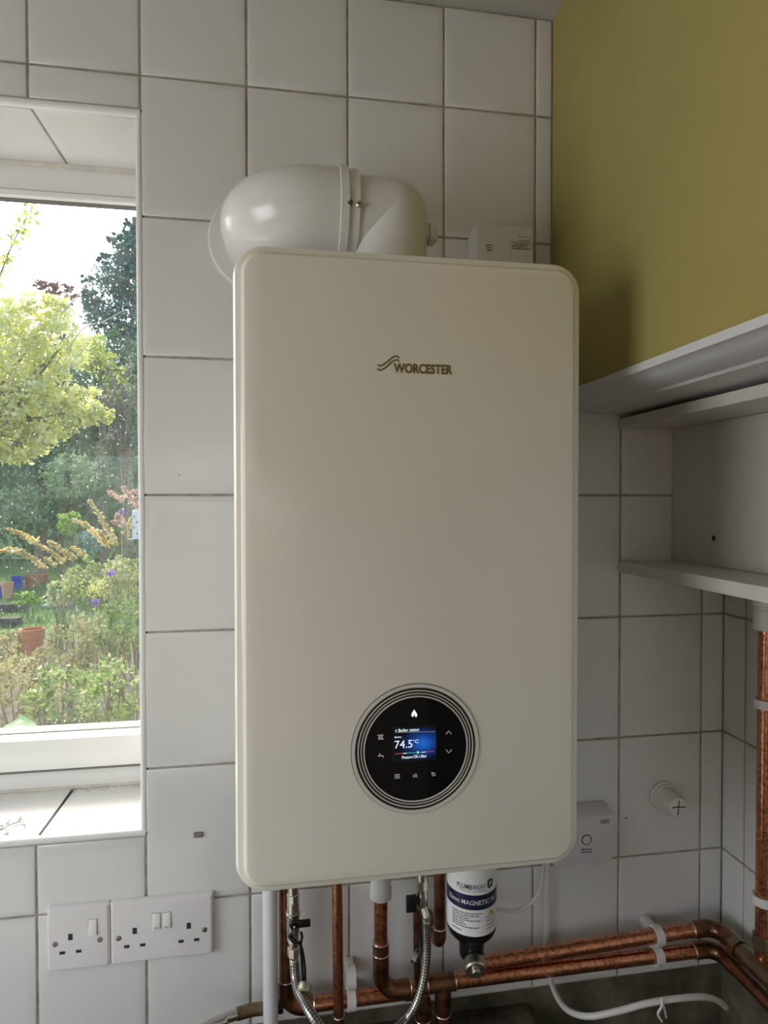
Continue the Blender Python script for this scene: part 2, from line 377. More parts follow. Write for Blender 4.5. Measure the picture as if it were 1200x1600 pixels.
tile_cache = {}
def tile_mesh(w, h, tk=.0062):
    """glazed tile lying in xz, face towards -y at 0, with a rounded edge and a slightly pillowed face"""
    key = (round(w, 4), round(h, 4))
    if key in tile_cache: return tile_cache[key]
    vs = []; rings = ((0, tk), (0, .0013), (.0007, .0004), (.0019, 0), (.013, -.00025))
    for ins, y in rings:
        i = min(ins, w * .3, h * .3)
        vs += [(i, y, i), (w - i, y, i), (w - i, y, h - i), (i, y, h - i)]
    fs = [(r * 4 + k, r * 4 + (k + 1) % 4, (r + 1) * 4 + (k + 1) % 4, (r + 1) * 4 + k) for r in range(len(rings) - 1) for k in range(4)]
    b = 4 * (len(rings) - 1); fs.append((b, b + 1, b + 2, b + 3))
    me = bpy.data.meshes.new('tile'); me.from_pydata(vs, [], fs); me.polygons.foreach_set('use_smooth', [True] * len(fs)); me.set_sharp_from_angle(angle=math.radians(50))
    me.materials.append(TILE); tile_cache[key] = me; return me
def tile(x0, x1, z0, z1, parent, rot=None, place=None):
    me = tile_mesh(x1 - x0, z1 - z0); o = bpy.data.objects.new('tile', me); COL.objects.link(o); o.parent = parent
    if place: o.matrix_local = place
    else: o.location = (x0, 0, z0)
    o.rotation_euler[0] += random.uniform(-.003, .003); o.rotation_euler[2] += random.uniform(-.003, .003)
    return o
def back_tiles():
    for i in range(-6, 7):
        xa, xb = i * TW + JG, (i + 1) * TW - JG
        if i == 6: xb = XR - .0006
        for j in range(-7, 1):
            za, zb = ZT + j * TH + JG, ZT + (j + 1) * TH - JG
            if j == 0: zb = ZC - .003
            rects = [[xa, xb, za, zb]]
            if zb > 1.86 and i >= 4 and not (za < 1.853 < zb):
                if i > 4: continue
                rects[0][1] = XB - .001
            if i < 0 and xb > WX0 and xa < WX1:           # window columns: cut at sill and soffit
                out = []
                for a, b, c, d in rects:
                    a2 = max(a, XL)
                    if c < WZ0 and d > WZ1: pass
                    if c < WZ0: out.append([a2, b, c, min(d, WZ0 - .010)])
                    if d > WZ1: out.append([a2, b, max(c, WZ1 + .010), d])
                rects = [q for q in out if q[3] - q[2] > .01]
            for a, b, c, d in rects: tile(a, b, c, d, wall_back)
    # soffit, sill and jamb of the reveal
    for i in range(-8, 0):
        xa, xb = i * TW + JG, (i + 1) * TW - JG
        xa = max(xa, WX0); xb = min(xb, WX1 - .003)
        if xb - xa < .01: continue
        tile(xa, xb, 0, WD - .013, wall_back, place=Matrix.Translation((xa, WD, WZ1)) @ Matrix.Rotation(PI / 2, 4, 'X'))
        tile(xa, xb, 0, WD - .013, wall_back, place=Matrix.Translation((xa, .012, WZ0)) @ Matrix.Rotation(-PI / 2, 4, 'X'))
    z = WZ0 + .004
    while z < WZ1 - .02:
        z1 = min(z + TH - .003, WZ1 - .004)
        tile(0, WD - .013, 0, z1 - z, wall_back, place=Matrix.Translation((WX1, WD - .002, z)) @ Matrix.Rotation(-PI / 2, 4, 'Z'))
        z = z1 + .003
back_tiles()
# rounded white edging strips round the opening
def edging(n, pts, r=.0062): 
    o = struct(build('trim_%d' % n, MB().tube(pts, r, 12), TRIMW)); return o
edging(1, [(WX0, .0045, WZ0 - .0035), (WX1 + .004, .0045, WZ0 - .0035)])
edging(2, [(WX0, .0045, WZ1 + .0035), (WX1 + .004, .0045, WZ1 + .0035)])
edging(3, [(WX1 + .0015, .0045, WZ0 - .004), (WX1 + .0015, .0045, WZ1 + .004)], .0052)

# right wall below the boxing, tiled like the back wall
wr = MB(); wr.box(XR + .008, XR + .3, YB, .008, 0, ZC)
wall_right = struct(build('wall_right', wr, PLASTER, smooth=False))
build('grout', MB().box(XR + .0022, XR + .008, -1.4, .0, ZB, 1.84), GROUT, wall_right, smooth=False)
ye = [.0012]; y = PX(1163, 1150, XR).y
while y > -1.3: ye.append(y); y -= TW
for a, b in zip(ye[:-1], ye[1:]):
    for j in range(-7, -2):
        za, zb = ZT + j * TH + JG, min(ZT + (j + 1) * TH - JG, 1.84)
        M4 = Matrix.Translation((XR, a - JG, za)) @ Matrix.Rotation(-PI / 2, 4, 'Z')
        tile(0, a - b - 2 * JG, za, zb, wall_right, place=M4)
# olive boxing above, its cove moulding and white soffit
wall_boxing = struct(box('wall_upper_right', (XB, XR + .008, YB, -.0008, 1.876, ZC), OLIVE), 'olive green painted boxing above the shelf')
prof = [(XB - .006, 1.876), (XB - .006, 1.866), (.640, 1.8655), (.648, 1.861), (.660, 1.8575), (.676, 1.856), (.690, 1.8555), (.694, 1.8525), (XR + .006, 1.8525), (XR + .006, 1.876)]
mold = MB().prism(prof, lambda a, b, d: (a, d, b), -.0008, YB)
trim4 = struct(build('trim_4', mold, mat('trim_paint', (.66, .66, .66), .4), angle=30), 'white cove moulding under the olive boxing')
# the rest of the room, behind the camera: side window, rear door
wl = MB(); SW = (-1.40, -.30, 1.18, 2.06)
wl.box(XL - .3, XL, YB - .3, SW[0], 0, ZC); wl.box(XL - .3, XL, SW[1], .008, 0, ZC); wl.box(XL - .3, XL, SW[0], SW[1], 0, SW[2]); wl.box(XL - .3, XL, SW[0], SW[1], SW[3], ZC)
struct(build('wall_left', wl, ROOMW, smooth=False))
wr2 = MB(); DX = (-1.21, .11, .12, 2.08)
wr2.box(XL, DX[0], YB - .3, YB, 0, ZC); wr2.box(DX[1], XR + .3, YB - .3, YB, 0, ZC); wr2.box(DX[0], DX[1], YB - .3, YB, 0, DX[2]); wr2.box(DX[0], DX[1], YB - .3, YB, DX[3], ZC)
struct(build('wall_rear', wr2, ROOMW, smooth=False))

# ------------------------------------------------------------------ kitchen window
FY = WD                                                # inner face of the frame
def zat(px, py, Y): return PY(px, py, Y).z
zs0, zs1, zs2, zs3 = WZ0, zat(215, 1193, FY), zat(215, 1147, FY - .012), zat(215, 1136, FY + .012)
zt1, zt2 = zat(205, 318, FY - .004), zat(205, 325, FY + .01)
win = bpy.data.objects.new('window_1', None); COL.objects.link(win); win.location = (WX0, FY, WZ0); struct(win, 'white plastic kitchen window looking onto the garden')
fm = MB()
fm.box(WX0, WX1 + .03, FY, FY + .07, WZ0 - .02, zs1); fm.box(WX0, WX1 + .03, FY, FY + .024, zt1 + .012, WZ1 + .02); fm.box(WX0, WX1 + .03, FY + .024, FY + .07, zt1 + .045, WZ1 + .02)
fm.box(WX0 - .02, WX0 + .03, FY, FY + .07, zs1, zt1 + .012); fm.box(WX1 - .012, WX1 + .03, FY + .001, FY + .07, zs1, zt1 + .012)
build('frame', fm, WHITEP, win, .004)
build('silicone_bead', MB().tube([(WX0, FY - .001, WZ0 + .001), (WX1, FY - .001, WZ0 + .001)], .0025, 8).tube([(WX0, FY - .001, WZ1 - .001), (WX1, FY - .001, WZ1 - .001)], .006, 8), SILIC, win)
for a, b in ((WX0 + .03, -.62), (-.60, WX1 + .012)):
    sm = MB(); sm.box(a, b, FY - .012, FY + .06, zs1 + .003, zs2); sm.box(a, b, FY - .004, FY + .024, zt1, zt1 + .011)
    sm.box(a, a + .05, FY - .012, FY + .06, zs2, zt1); sm.box(b - .012, b, FY - .004, FY + .06, zs2, zt1)
    sash = build('sash', sm, WHITEP, win, .003)
    gm = MB(); gm.prism([(FY - .010, zs2), (FY + .018, zs2), (FY + .018, zs3), (FY + .008, zs3)], lambda p, q, d: (d, p, q), a, b)
    build('glazing_bead', gm, WHITEP, sash, .001)
    gk = MB(); gk.box(a, b, FY + .006, FY + .020, zt2, zt1); gk.box(a, b, FY + .010, FY + .02, zs3 - .001, zs3 + .0015)
    build('gasket_and_gap_shade', gk, GASK, sash)
    build('gasket_and_gap_shade', MB().box(a, b, FY - .0112, FY + .02, zs1 + .0002, zs1 + .0030), GASK, sash)  # dark strip painted in for the shade between sash and frame
    pane = box('pane', (a, b, FY + .020, FY + .0212, zs2, zt1), GLASS, sash)
box('mullion', (-.62, -.60, FY - .005, FY + .065, zs1, zt1 + .01), WHITEP, win, .003)
dm = MB()                                              # rain drops on the outside of the pane
for k in range(420):
    while True:
        px, py = random.uniform(-60, 212), random.uniform(420, 1130)
        if random.random() < (.25 + .75 * max(0, min(1, (px - 60) / 120)) if py < 780 else .55): break
    p = PY(px, py, FY + .022); r = random.choice((.0005, .0007, .0009, .0012))
    dm.sphere((p.x, FY + .0213, p.z), r, 6, (1, .5, random.uniform(1, 1.9)))
o = build('rain_drops', dm, DROP, win); o['kind'] = 'stuff'
box('outer_sill', (WX0 - .05, WX1 + .05, FY + .07, FY + .17, WZ0 - .05, WZ0 - .01), WHITEP, win, .004)
# mould specks along the back of the sill
mk = MB()
for k in range(110):
    x = random.uniform(-.30, -.012); yy = WD - .004 - abs(random.gauss(0, .007)); w = random.uniform(.0006, .0030)
    mk.box(x - w, x + w, yy - .0004, yy + .0004, WZ0 - .0001, WZ0 + .00045)
o = build('mould_specks', mk, mat('mould_pale', (.42, .35, .26), .9), wall_back); o['kind'] = 'stuff'
o = build('joint_stain', MB().prism([(-.1537, .012), (-.1512, .012), (-.1500, .085), (-.1502, .155), (-.1545, .155), (-.1535, .09)], lambda a, b, d: (a, b, d), WZ0 - .0021, WZ0 - .0006), MOULD, wall_back)

# side window and rear door leaf frames (behind the camera)
w2 = bpy.data.objects.new('window_2', None); COL.objects.link(w2); w2.location = (XL - .1, SW[0], SW[2]); struct(w2)
fm = MB(); fm.box(XL - .12, XL - .05, SW[0], SW[0] + .06, SW[2], SW[3]); fm.box(XL - .12, XL - .05, SW[1] - .06, SW[1], SW[2], SW[3]); fm.box(XL - .12, XL - .05, SW[0], SW[1], SW[2], SW[2] + .06); fm.box(XL - .12, XL - .05, SW[0], SW[1], SW[3] - .06, SW[3]); fm.box(XL - .12, XL - .05, -.88, -.82, SW[2], SW[3])
build('frame', fm, WHITEP, w2, .004); box('pane', (XL - .090, XL - .084, SW[0] + .05, SW[1] - .05, SW[2] + .05, SW[3] - .05), GLASS, w2)
d1 = bpy.data.objects.new('door_1', None); COL.objects.link(d1); d1.location = (DX[0], YB - .1, DX[2]); struct(d1)
fm = MB(); fm.box(DX[0], DX[0] + .08, YB - .12, YB - .06, DX[2], DX[3]); fm.box(DX[1] - .08, DX[1], YB - .12, YB - .06, DX[2], DX[3]); fm.box(DX[0], DX[1], YB - .12, YB - .06, DX[2], DX[2] + .1); fm.box(DX[0], DX[1], YB - .12, YB - .06, DX[3] - .08, DX[3]); fm.box(-.59, -.51, YB - .12, YB - .06, DX[2], DX[3])
build('frame', fm, WHITEP, d1, .004); box('pane', (DX[0] + .06, DX[1] - .06, YB - .092, YB - .086, DX[2] + .08, DX[3] - .06), GLASS, d1)
hd = MB().tube(bend_path([(-.48, YB - .06, 1.1), (-.48, YB - .02, 1.1), (-.37, YB - .02, 1.1)], .012), .009, 12); build('handle', hd, CHROME, d1)

# ------------------------------------------------------------------ boiler
BY = -.28
bx0, bx1 = PY(365, 900, BY).x, PY(910.5, 900, BY).x
bz0, bz1 = PY(640, 1380, BY).z, PY(640, 392, BY).z
boiler = thing('boiler', 'large white wall boiler with rounded front and round black control dial', 'boiler', ((bx0 + bx1) / 2, 0, bz0))
def rrect(x0, x1, z0, z1, r, n=10):
    out = []
    for cx, cz, a0 in ((x1 - r, z0 + r, -PI / 2), (x1 - r, z1 - r, 0), (x0 + r, z1 - r, PI / 2), (x0 + r, z0 + r, PI)):
        out += [(cx + r * math.cos(a0 + PI / 2 * k / n), cz + r * math.sin(a0 + PI / 2 * k / n)) for k in range(n + 1)]
    return out
def inset_shell(x0, x1, z0, z1, r, rings):
    mb = MB(); vs = []; n = 0
    for ins, y in rings:
        q = rrect(x0 + ins, x1 - ins, z0 + ins, z1 - ins, max(r - ins, .002)); n = len(q); vs += [(a, y, b) for a, b in q]
    fs = [(i * n + k, i * n + (k + 1) % n, (i + 1) * n + (k + 1) % n, (i + 1) * n + k) for i in range(len(rings) - 1) for k in range(n)]
    fs += [tuple(range(n)), tuple(range((len(rings) - 1) * n, len(rings) * n))]
    return mb.add(vs, fs)
build('casing', inset_shell(bx0 + .006, bx1 - .006, bz0 + .006, bz1 - .006, .030, ((0, -.012), (0, BY + .030))), BBODY, boiler)
front = build('front_panel', inset_shell(bx0, bx1, bz0, bz1, .034, ((.002, BY + .034), (.0, BY + .032), (0, BY + .0125), (.0023, BY + .0078), (.0042, BY + .0068), (.0072, BY + .0062), (.0090, BY + .0050), (.0105, BY + .0026), (.0125, BY + .0008), (.0155, BY))), BOILER, boiler, angle=24)
yl = BY - .0004
text_px('maker_name', 'WORCESTER', 615, 707, 584, 568.5, yl, GOLD, front, .038)
for k, st in enumerate(([(200, 266), (212, 274), (228, 277), (258, 266), (310, 226), (350, 192), (378, 177), (402, 176), (424, 196)], [(200, 305), (212, 318), (230, 323), (262, 310), (310, 270), (350, 234), (376, 218), (400, 214), (424, 232)])):
    pts = [(lambda p: (p.x, p.z))(PY(560 + a * .15, 530 + b * .15, yl)) for a, b in st]
    build('logo_wave', MB().ribbon(pts, .0017, yl), GOLD, front, smooth=False)
# control dial
def ZD(a, b, Y=BY): return PY(540 + a / 5.4545, 1060 + b / 5.4545, Y)          # from the dial close-up
dc = ZD(600, 597); DS = (ZD(1100, 597) - ZD(100, 597)).length / 1000            # metres per close-up pixel
dial = build('control_dial', MB().lathe([(546 * DS, .0), (546 * DS, .0006), (544 * DS, .0009), (430 * DS, .0009)], dc + Vector((0, .0002, 0)), (0, -1, 0), 96), PRINT, boiler)
for r0, r1, th in ((512, 541, .0014), (482, 491, .0014), (458, 465, .0014), (433, 443, .0018)):
    build('dial_ring', MB().ring(dc, r0 * DS, r1 * DS, BY - th, .0014, 96), RINGL, dial)
build('glass_face', MB().lathe([(430 * DS, .0), (430 * DS, .0010), (428 * DS, .0013)], dc + Vector((0, .0002, 0)), (0, -1, 0), 96), BLACKG, dial)
yg = BY - .0014
sc_ = ZD(590, 552); s0, s1 = ZD(405, 560), ZD(768, 545)
sz0, sz1 = ZD(587, 698).z, ZD(587, 408).z
box('screen_surround', (s0.x - .0004, s1.x + .0004, yg, yg + .0004, sz0 - .0004, sz1 + .0004), mat('screen_edge', (.03, .03, .03), .3), dial)
scr = box('screen', (s0.x, s1.x, yg - .0003, yg + .0003, sz0, sz1), screen_mat(ZD(655, 548).x - boiler.location.x, ZD(655, 548).z - boiler.location.z, 140 * DS), dial)
yt = yg - .0005
def zt_(nm, txt, a0, a1, b0, b1, mt, bold=0.0):
    p0, p1 = ZD(a0, (b0 + b1) / 2), ZD(a1, (b0 + b1) / 2); am = (a0 + a1) / 2
    text_box(nm, txt, p0.x, p1.x, ZD(am, b0).z, ZD(am, b1).z, yt, mt, dial, bold)
zt_('screen_title', '< Boiler status', 418, 622, 448, 422, LITW, .01)
zt_('screen_word', 'Boiler', 416, 476, 502, 488, LITW, .01)
zt_('screen_reading', '74.5', 416, 566, 588, 522, LITW)
zt_('screen_unit', '\u00b0C', 572, 618, 546, 516, LITW)
zt_('screen_pressure', 'Pressure OK-1.8bar', 478, 688, 674, 648, LITW, .01)
def stroke(nm, pts, w, mt, y=None):
    q = [(lambda p: (p.x, p.z))(ZD(a, b)) for a, b in pts]; return build(nm, MB().ribbon(q, w * DS, y or yt), mt, dial, smooth=False)
stroke('screen_rule', [(418, 456), (760, 448)], 3, LITG)
for a, b, c, d, mt in ((416, 638, 482, 634, LITR), (486, 634, 520, 632, LITW), (524, 631, 640, 625, LITGR), (644, 625, 678, 622, LITW), (682, 621, 750, 616, LITR)): stroke('screen_gauge', [(a, b), (c, d)], 5, mt)
stroke('screen_marker', [(612, 616), (614, 634)], 12, LITW)
# touch icons
fl = [(560, 318), (557, 305), (565, 285), (575, 272), (582, 260), (592, 276), (602, 290), (608, 308), (604, 322), (594, 326), (588, 318), (583, 300), (576, 316), (572, 326)]
q = [ZD(a, b) for a, b in fl]; build('flame_icon', MB().add([(p.x, yg - .0004, p.z) for p in q], [tuple(range(len(q)))]), LITW, dial, smooth=False)
stroke('radiator_icon', [(268, 480), (322, 476)], 5, LITG); 
for x in (282, 296, 310): stroke('radiator_icon', [(x, 480), (x, 514)], 8, LITG)
stroke('radiator_icon', [(276, 514), (324, 512)], 5, LITG)
stroke('tap_icon', [(274, 657), (300, 652), (314, 656), (320, 668)], 9, LITG); stroke('tap_icon', [(290, 652), (290, 634)], 7, LITG)
stroke('up_icon', [(852, 470), (876, 443), (899, 470)], 7, LITG); stroke('down_icon', [(852, 602), (876, 630), (901, 602)], 7, LITG)
for b in (816, 830, 844): stroke('menu_icon', [(416, b), (460, b - 2)], 6, LITG)
zt_('ok_icon', 'ok', 569, 612, 838, 802, LITG, .01)
stroke('back_icon', [(742, 794), (728, 804), (742, 815)], 6, LITG); stroke('back_icon', [(730, 803), (756, 802), (763, 812), (757, 822), (734, 824)], 6, LITG)

# ------------------------------------------------------------------ flue
fx, fz, fr, fy = .345, 2.083, .0475, -.150
flue = thing('flue_elbow', 'white flue pipe bending from boiler top into the tiled wall', 'flue', (fx, fy, bz1))
seal = MB().lathe([(.077, .0), (.077, .006), (.074, .010), (.057, .012), (.050, .012)], (.172, 0, 2.098), (0, -1, 0), 48)
build('wall_seal', seal, FLUEW, flue)
bend = bend_path([(PY(528, 300, fy).x, fy, fz), (.172, fy, fz), (.172, -.004, fz + .012)], .078, 18)
build('bend', MB().tube(bend, .0525, 40), FLUEW, flue, angle=50)
cx0, cx1, cx2 = PY(527, 300, fy).x, PY(541, 300, fy).x, PY(556, 300, fy).x
build('collar', MB().lathe([(.0535, 0), (.0545, .001), (.0545, cx1 - cx0 - .001), (.0530, cx1 - cx0), (.0515, cx1 - cx0), (.0515, cx2 - cx0), (.047, cx2 - cx0 + .0003)], (cx0, fy, fz), (1, 0, 0), 48), FLUEW, flue)
tu = MB().tube([(cx2 - .004, fy, fz - .002), (fx, fy, fz - .002)], fr, 40, True)
tu.tube([(fx, fy, bz1 - .012), (fx, fy, fz - .002)], fr, 40, True); tu.sphere((fx, fy, fz - .002), fr * .9995, 40)
build('turret', tu, FLUEW, flue, angle=50)
for px, py, mt in ((545.5, 317, BRASS), (561.5, 319.5, CHROME)):
    p = PY(px, py, fy - .049); d = Vector((0, -1, .12 if px < 550 else .1)).normalized()
    sc0 = build('screw', MB().lathe([(.0046, 0), (.0046, .002), (.0034, .0035), (.0012, .0038)], Vector((p.x, fy - .0495 if px < 550 else fy - .0485, p.z)), d, 16), mt, flue)
    c = Vector((p.x, (fy - .0495 if px < 550 else fy - .0485) - .0039, p.z + .0004)); build('slot', MB().box(c.x - .0024, c.x + .0024, c.y - .0001, c.y + .001, c.z - .0004, c.z + .0004).box(c.x - .0004, c.x + .0004, c.y - .0001, c.y + .001, c.z - .0024, c.z + .0024), PRINT, sc0)
tp = PY(665, 366, fy)
build('test_cap', MB().lathe([(.012, -.006), (.012, .002), (.0145, .003), (.0145, .009), (.0105, .010), (.0105, .0135), (.008, .0145)], (fx + fr, fy, tp.z), (1, 0, 0), 24), FLUEW, flue)
build('test_cap_seal', MB().lathe([(.0125, .0018), (.0125, .0030)], (fx + fr, fy, tp.z), (1, 0, 0), 24), PRINT, flue)

# ------------------------------------------------------------------ carbon monoxide alarm
ay = -.034
a0, a1, at, ab = PY(743, 380, ay).x, PY(834, 380, ay).x, PY(790, 350, ay).z, PY(790, 440, ay).z
alarm = thing('carbon_monoxide_alarm', 'white carbon monoxide alarm half hidden behind top right of boiler', 'alarm', ((a0 + a1) / 2, 0, ab))
build('body', inset_shell(a0 - .001, a1 + .001, ab, at, .010, ((0, -.0003), (0, ay + .006), (.001, ay + .002), (.003, ay))), COALARM, alarm)
text_px('maker_name', 'HISPEC', 800.5, 826.5, 389.5, 380, ay - .0003, PRINTG, alarm, .012)
def pq(px, py, Y): p = PY(px, py, Y); return (p.x, p.z)
build('name_frame', MB().ribbon([pq(a, b, ay) for a, b in ((798, 377.5), (829, 380), (829, 390.5), (798, 388.5), (798, 377.5))], .0007, ay - .0003), PRINTG, alarm, smooth=False)
build('test_button', MB().ribbon([pq(a, b, ay) for a, b in ((810, 369.5), (826, 370.5), (829, 373.5), (826, 377), (810, 376))], .0008, ay - .0003), PRINTG, alarm, smooth=False)
for k, (w, yy) in enumerate(((5.5, 383), (4.5, 387), (3.5, 391))):
    build('sounder_slot', MB().ribbon([pq(764.5 - w, yy + .8, ay), (pq(764.5, yy - .4, ay)), pq(764.5 + w, yy + .8, ay)], .0012, ay - .0003), PRINT, alarm, smooth=False)

# ------------------------------------------------------------------ wireless receiver box
ry = -.030
r0, r1, rt, rb = PY(868, 1300, ry).x, PY(957, 1300, ry).x, PY(930, 1275, ry).z, PY(920, 1350, ry).z
recv = thing('heating_receiver', 'grey white heating receiver box beside lower right corner of boiler', 'receiver', ((r0 + r1) / 2, 0, rb))
build('body', MB().prism([(0, rb), (ry + .002, rb), (ry, rb + .002), (ry, rt - .0015), (ry + .006, rt + .004), (ry + .019, rt + .010), (0, rt + .010)], lambda p, q, d: (d, p, q), r0, r1), RECV, recv, .0025, 2)
build('button_ring', MB().ring(PY(916.5, 1312, ry), .0072, .0085, ry - .0005, .0006, 40), PRINT, recv)
build('override_button', MB().lathe([(.0071, 0), (.0071, .0008), (.006, .0012)], PY(916.5, 1312, ry), (0, -1, 0), 32), RECV, recv)
text_px('button_word', 'Manual', 909, 924, 1328.5, 1325, ry - .0003, PRINT, recv, .01); text_px('button_word', 'Override', 908, 925.5, 1333, 1329.5, ry - .0003, PRINT, recv, .01)
build('maker_badge', MB().ribbon([pq(a, b, ry) for a, b in ((938.5, 1281.2), (951.5, 1280), (951.5, 1285.6), (938.5, 1286.8), (938.5, 1281.2))], .0007, ry - .0003).ribbon([pq(a, b, ry) for a, b in ((940, 1284), (950.5, 1283))], .0016, ry - .0003), PRINT, recv, smooth=False)

# ------------------------------------------------------------------ sockets
def socket(name, label, px0, px1, switches, pins, screws, group):
    sy = -.0095
    x0, x1 = PY(px0, 1460, sy).x, PY(px1, 1460, sy).x; pm = (px0 + px1) / 2
    top = {0: 1417.5, 1: 1405}[len(switches) - 1]; bot = {0: 1515, 1: 1500}[len(switches) - 1]
    z0, z1 = PY(pm, bot, sy).z, PY(pm, top, sy).z
    t = thing(name, label, 'socket', ((x0 + x1) / 2, 0, z0), group)
    build('face_plate', inset_shell(x0 - .001, x1 + .001, z0 - .001, z1 + .001, .0035, ((0, -.0003), (0, sy + .006), (.0008, sy + .0035), (.0035, sy + .0003), (.005, sy))), SOCK, t)
    for (px, py) in switches:
        p = PY(px, py, sy); w, h = .0058, .0115
        s_ = build('rocker_switch', MB().prism([(sy + .001, p.z - h), (sy - .0030, p.z - h), (sy - .0008, p.z + h), (sy + .001, p.z + h)], lambda a, b, d: (d, a, b), p.x - w, p.x + w), SWIT, t, .0006)
        build('switch_gap', MB().box(p.x - w - .0006, p.x + w + .0006, sy - .0001, sy + .001, p.z - h - .0006, p.z + h + .0006), PRINTG, t)
        if len(switches) > 1: text_box('switch_mark', 'ON', p.x - .0030, p.x + .0030, p.z - h + .0016, p.z - h + .0042, sy - .0030, PRINTG, s_)
    for (px, py) in pins:
        p = PY(px, py, sy)
        build('earth_hole', MB().box(p.x - .0031, p.x + .0031, sy - .0002, sy + .001, p.z - .0046, p.z + .0046), PRINT, t)
        for sx in (-1, 1): build('pin_hole', MB().box(p.x + sx * .0112 - .0038, p.x + sx * .0112 + .0038, sy - .0002, sy + .001, p.z - .0222 - .0022, p.z - .0222 + .0022), PRINT, t)
    for (px, py) in screws:
        p = PY(px, py, sy)
        s_ = build('screw', MB().lathe([(.0040, 0), (.0040, .0004), (.0032, .0008), (.001, .0009)], (p.x, sy, p.z), (0, -1, 0), 16), SCREW, t)
        build('slot', MB().box(p.x - .0004, p.x + .0004, sy - .0011, sy, p.z - .0032, p.z + .0032), PRINT, s_)
    return t
socket('single_socket', 'single switched power socket left of the double one', 73, 170.5, [(145, 1448.5)], [(110, 1464)], [(86, 1475.5), (156, 1468)], 'power sockets under the window')
socket('double_socket', 'double switched power socket below and right of window sill', 172.5, 332.5, [(244, 1439), (260.5, 1437.5)], [(210.5, 1454.5), (295, 1446.5)], [(185, 1466), (319.5, 1452.5)], 'power sockets under the window')

# ------------------------------------------------------------------ small things on the wall
p = PY(1036, 1243)
stub = thing('pipe_stub', 'capped white pipe stub sticking out of tiled wall', 'pipe', (p.x, 0, p.z))
build('sleeve', MB().lathe([(.0255, .0003), (.0255, .004), (.0225, .006), (.0225, .010)], p, (0, -1, 0), 32), CLIPW, stub)
ax = Vector((0, -1, 0)); pe = Vector((p.x, -.042, p.z))
build('tube', MB().lathe([(.0195, .006), (.0185, .034), (.0150, .041), (.0130, .042)], p, ax, 32), CLIPW, stub)
cx, cz = p.x, p.z
build('cross_slot', MB().ribbon([(cx - .0120, cz + .0005), (cx, cz + .0012), (cx + .0125, cz - .0006)], .0018, -.0424).ribbon([(cx + .001, cz + .012), (cx, cz), (cx - .0012, cz - .0125)], .0015, -.0425), PRINT, stub)
p = PY(310.5, 1303)
plug = thing('wall_plug', 'broken grey wall plug in the tile above sockets', 'wall plug', (p.x, 0, p.z))
build('hole', MB().lathe([(.0062, 0), (.0060, .0006)], p, (0, -1, 0), 14), mat('chipped_body', (.45, .42, .38), .9), plug)
build('plug_body', MB().box(p.x - .0072, p.x + .0060, -.0035, -.0004, p.z - .0042, p.z + .0038), mat('plug_grey', (.22, .20, .17), .7), plug, .0008)
for px, py_, r_ in ((280, 742, .0010), (740, 80, .0010), (978, 1278, .0014), (327, 1320, .0009), (283, 1322, .0008), (322, 1362, .0009), (400, 383, .0008)):
    q = PY(px, py_); build('drill_mark', MB().lathe([(r_, -.0004), (r_, .0004)], q, (0, -1, 0), 8), MOULD, wall_back)
hook = thing('plastic_hook', 'small clear plastic curtain hook lying on window sill', 'hook', (PZ(18, 1290, WZ0).x, PZ(18, 1290, WZ0).y, WZ0))
hp = [PZ(a, b, WZ0 + .004) for a, b in ((-6, 1297), (6, 1294), (12, 1290), (22, 1286), (34, 1283), (40, 1289))]
build('wire', MB().tube(smooth_path(hp, 5), .0012, 8), SCREW, hook)
hb = MB()
for a, b, r in ((2, 1290, .0045), (10, 1298, .0040), (12, 1283, .0035), (31, 1277, .0035)): hb.sphere(PZ(a, b, WZ0 + r) , r, 12, (1, 1, .95))
build('bead', hb, CLEAR, hook)

# ------------------------------------------------------------------ shelf unit on the right
XS, XP = .7555, .8535
unit = thing('shelf_unit', 'cream open shelf unit with two boards under olive wall', 'shelf', (XS, -.3, 1.590))
SB = -.62
for z0, z1 in ((1.8295, 1.8455), (1.5905, 1.6090)):
    o = box('shelf_board', (XS, XR - .001, SB, -.0015, z0, z1), SHELF, unit, .0008, 1)
bp = box('back_panel', (XP, XP + .006, SB, -.0015, 1.6095, 1.829), PANELM, unit)
h = PX(1115.5, 841, XP)
build('drilled_hole', MB().lathe([(.0042, -.0004), (.0042, .0006)], h, (-1, 0, 0), 16), PRINT, unit)

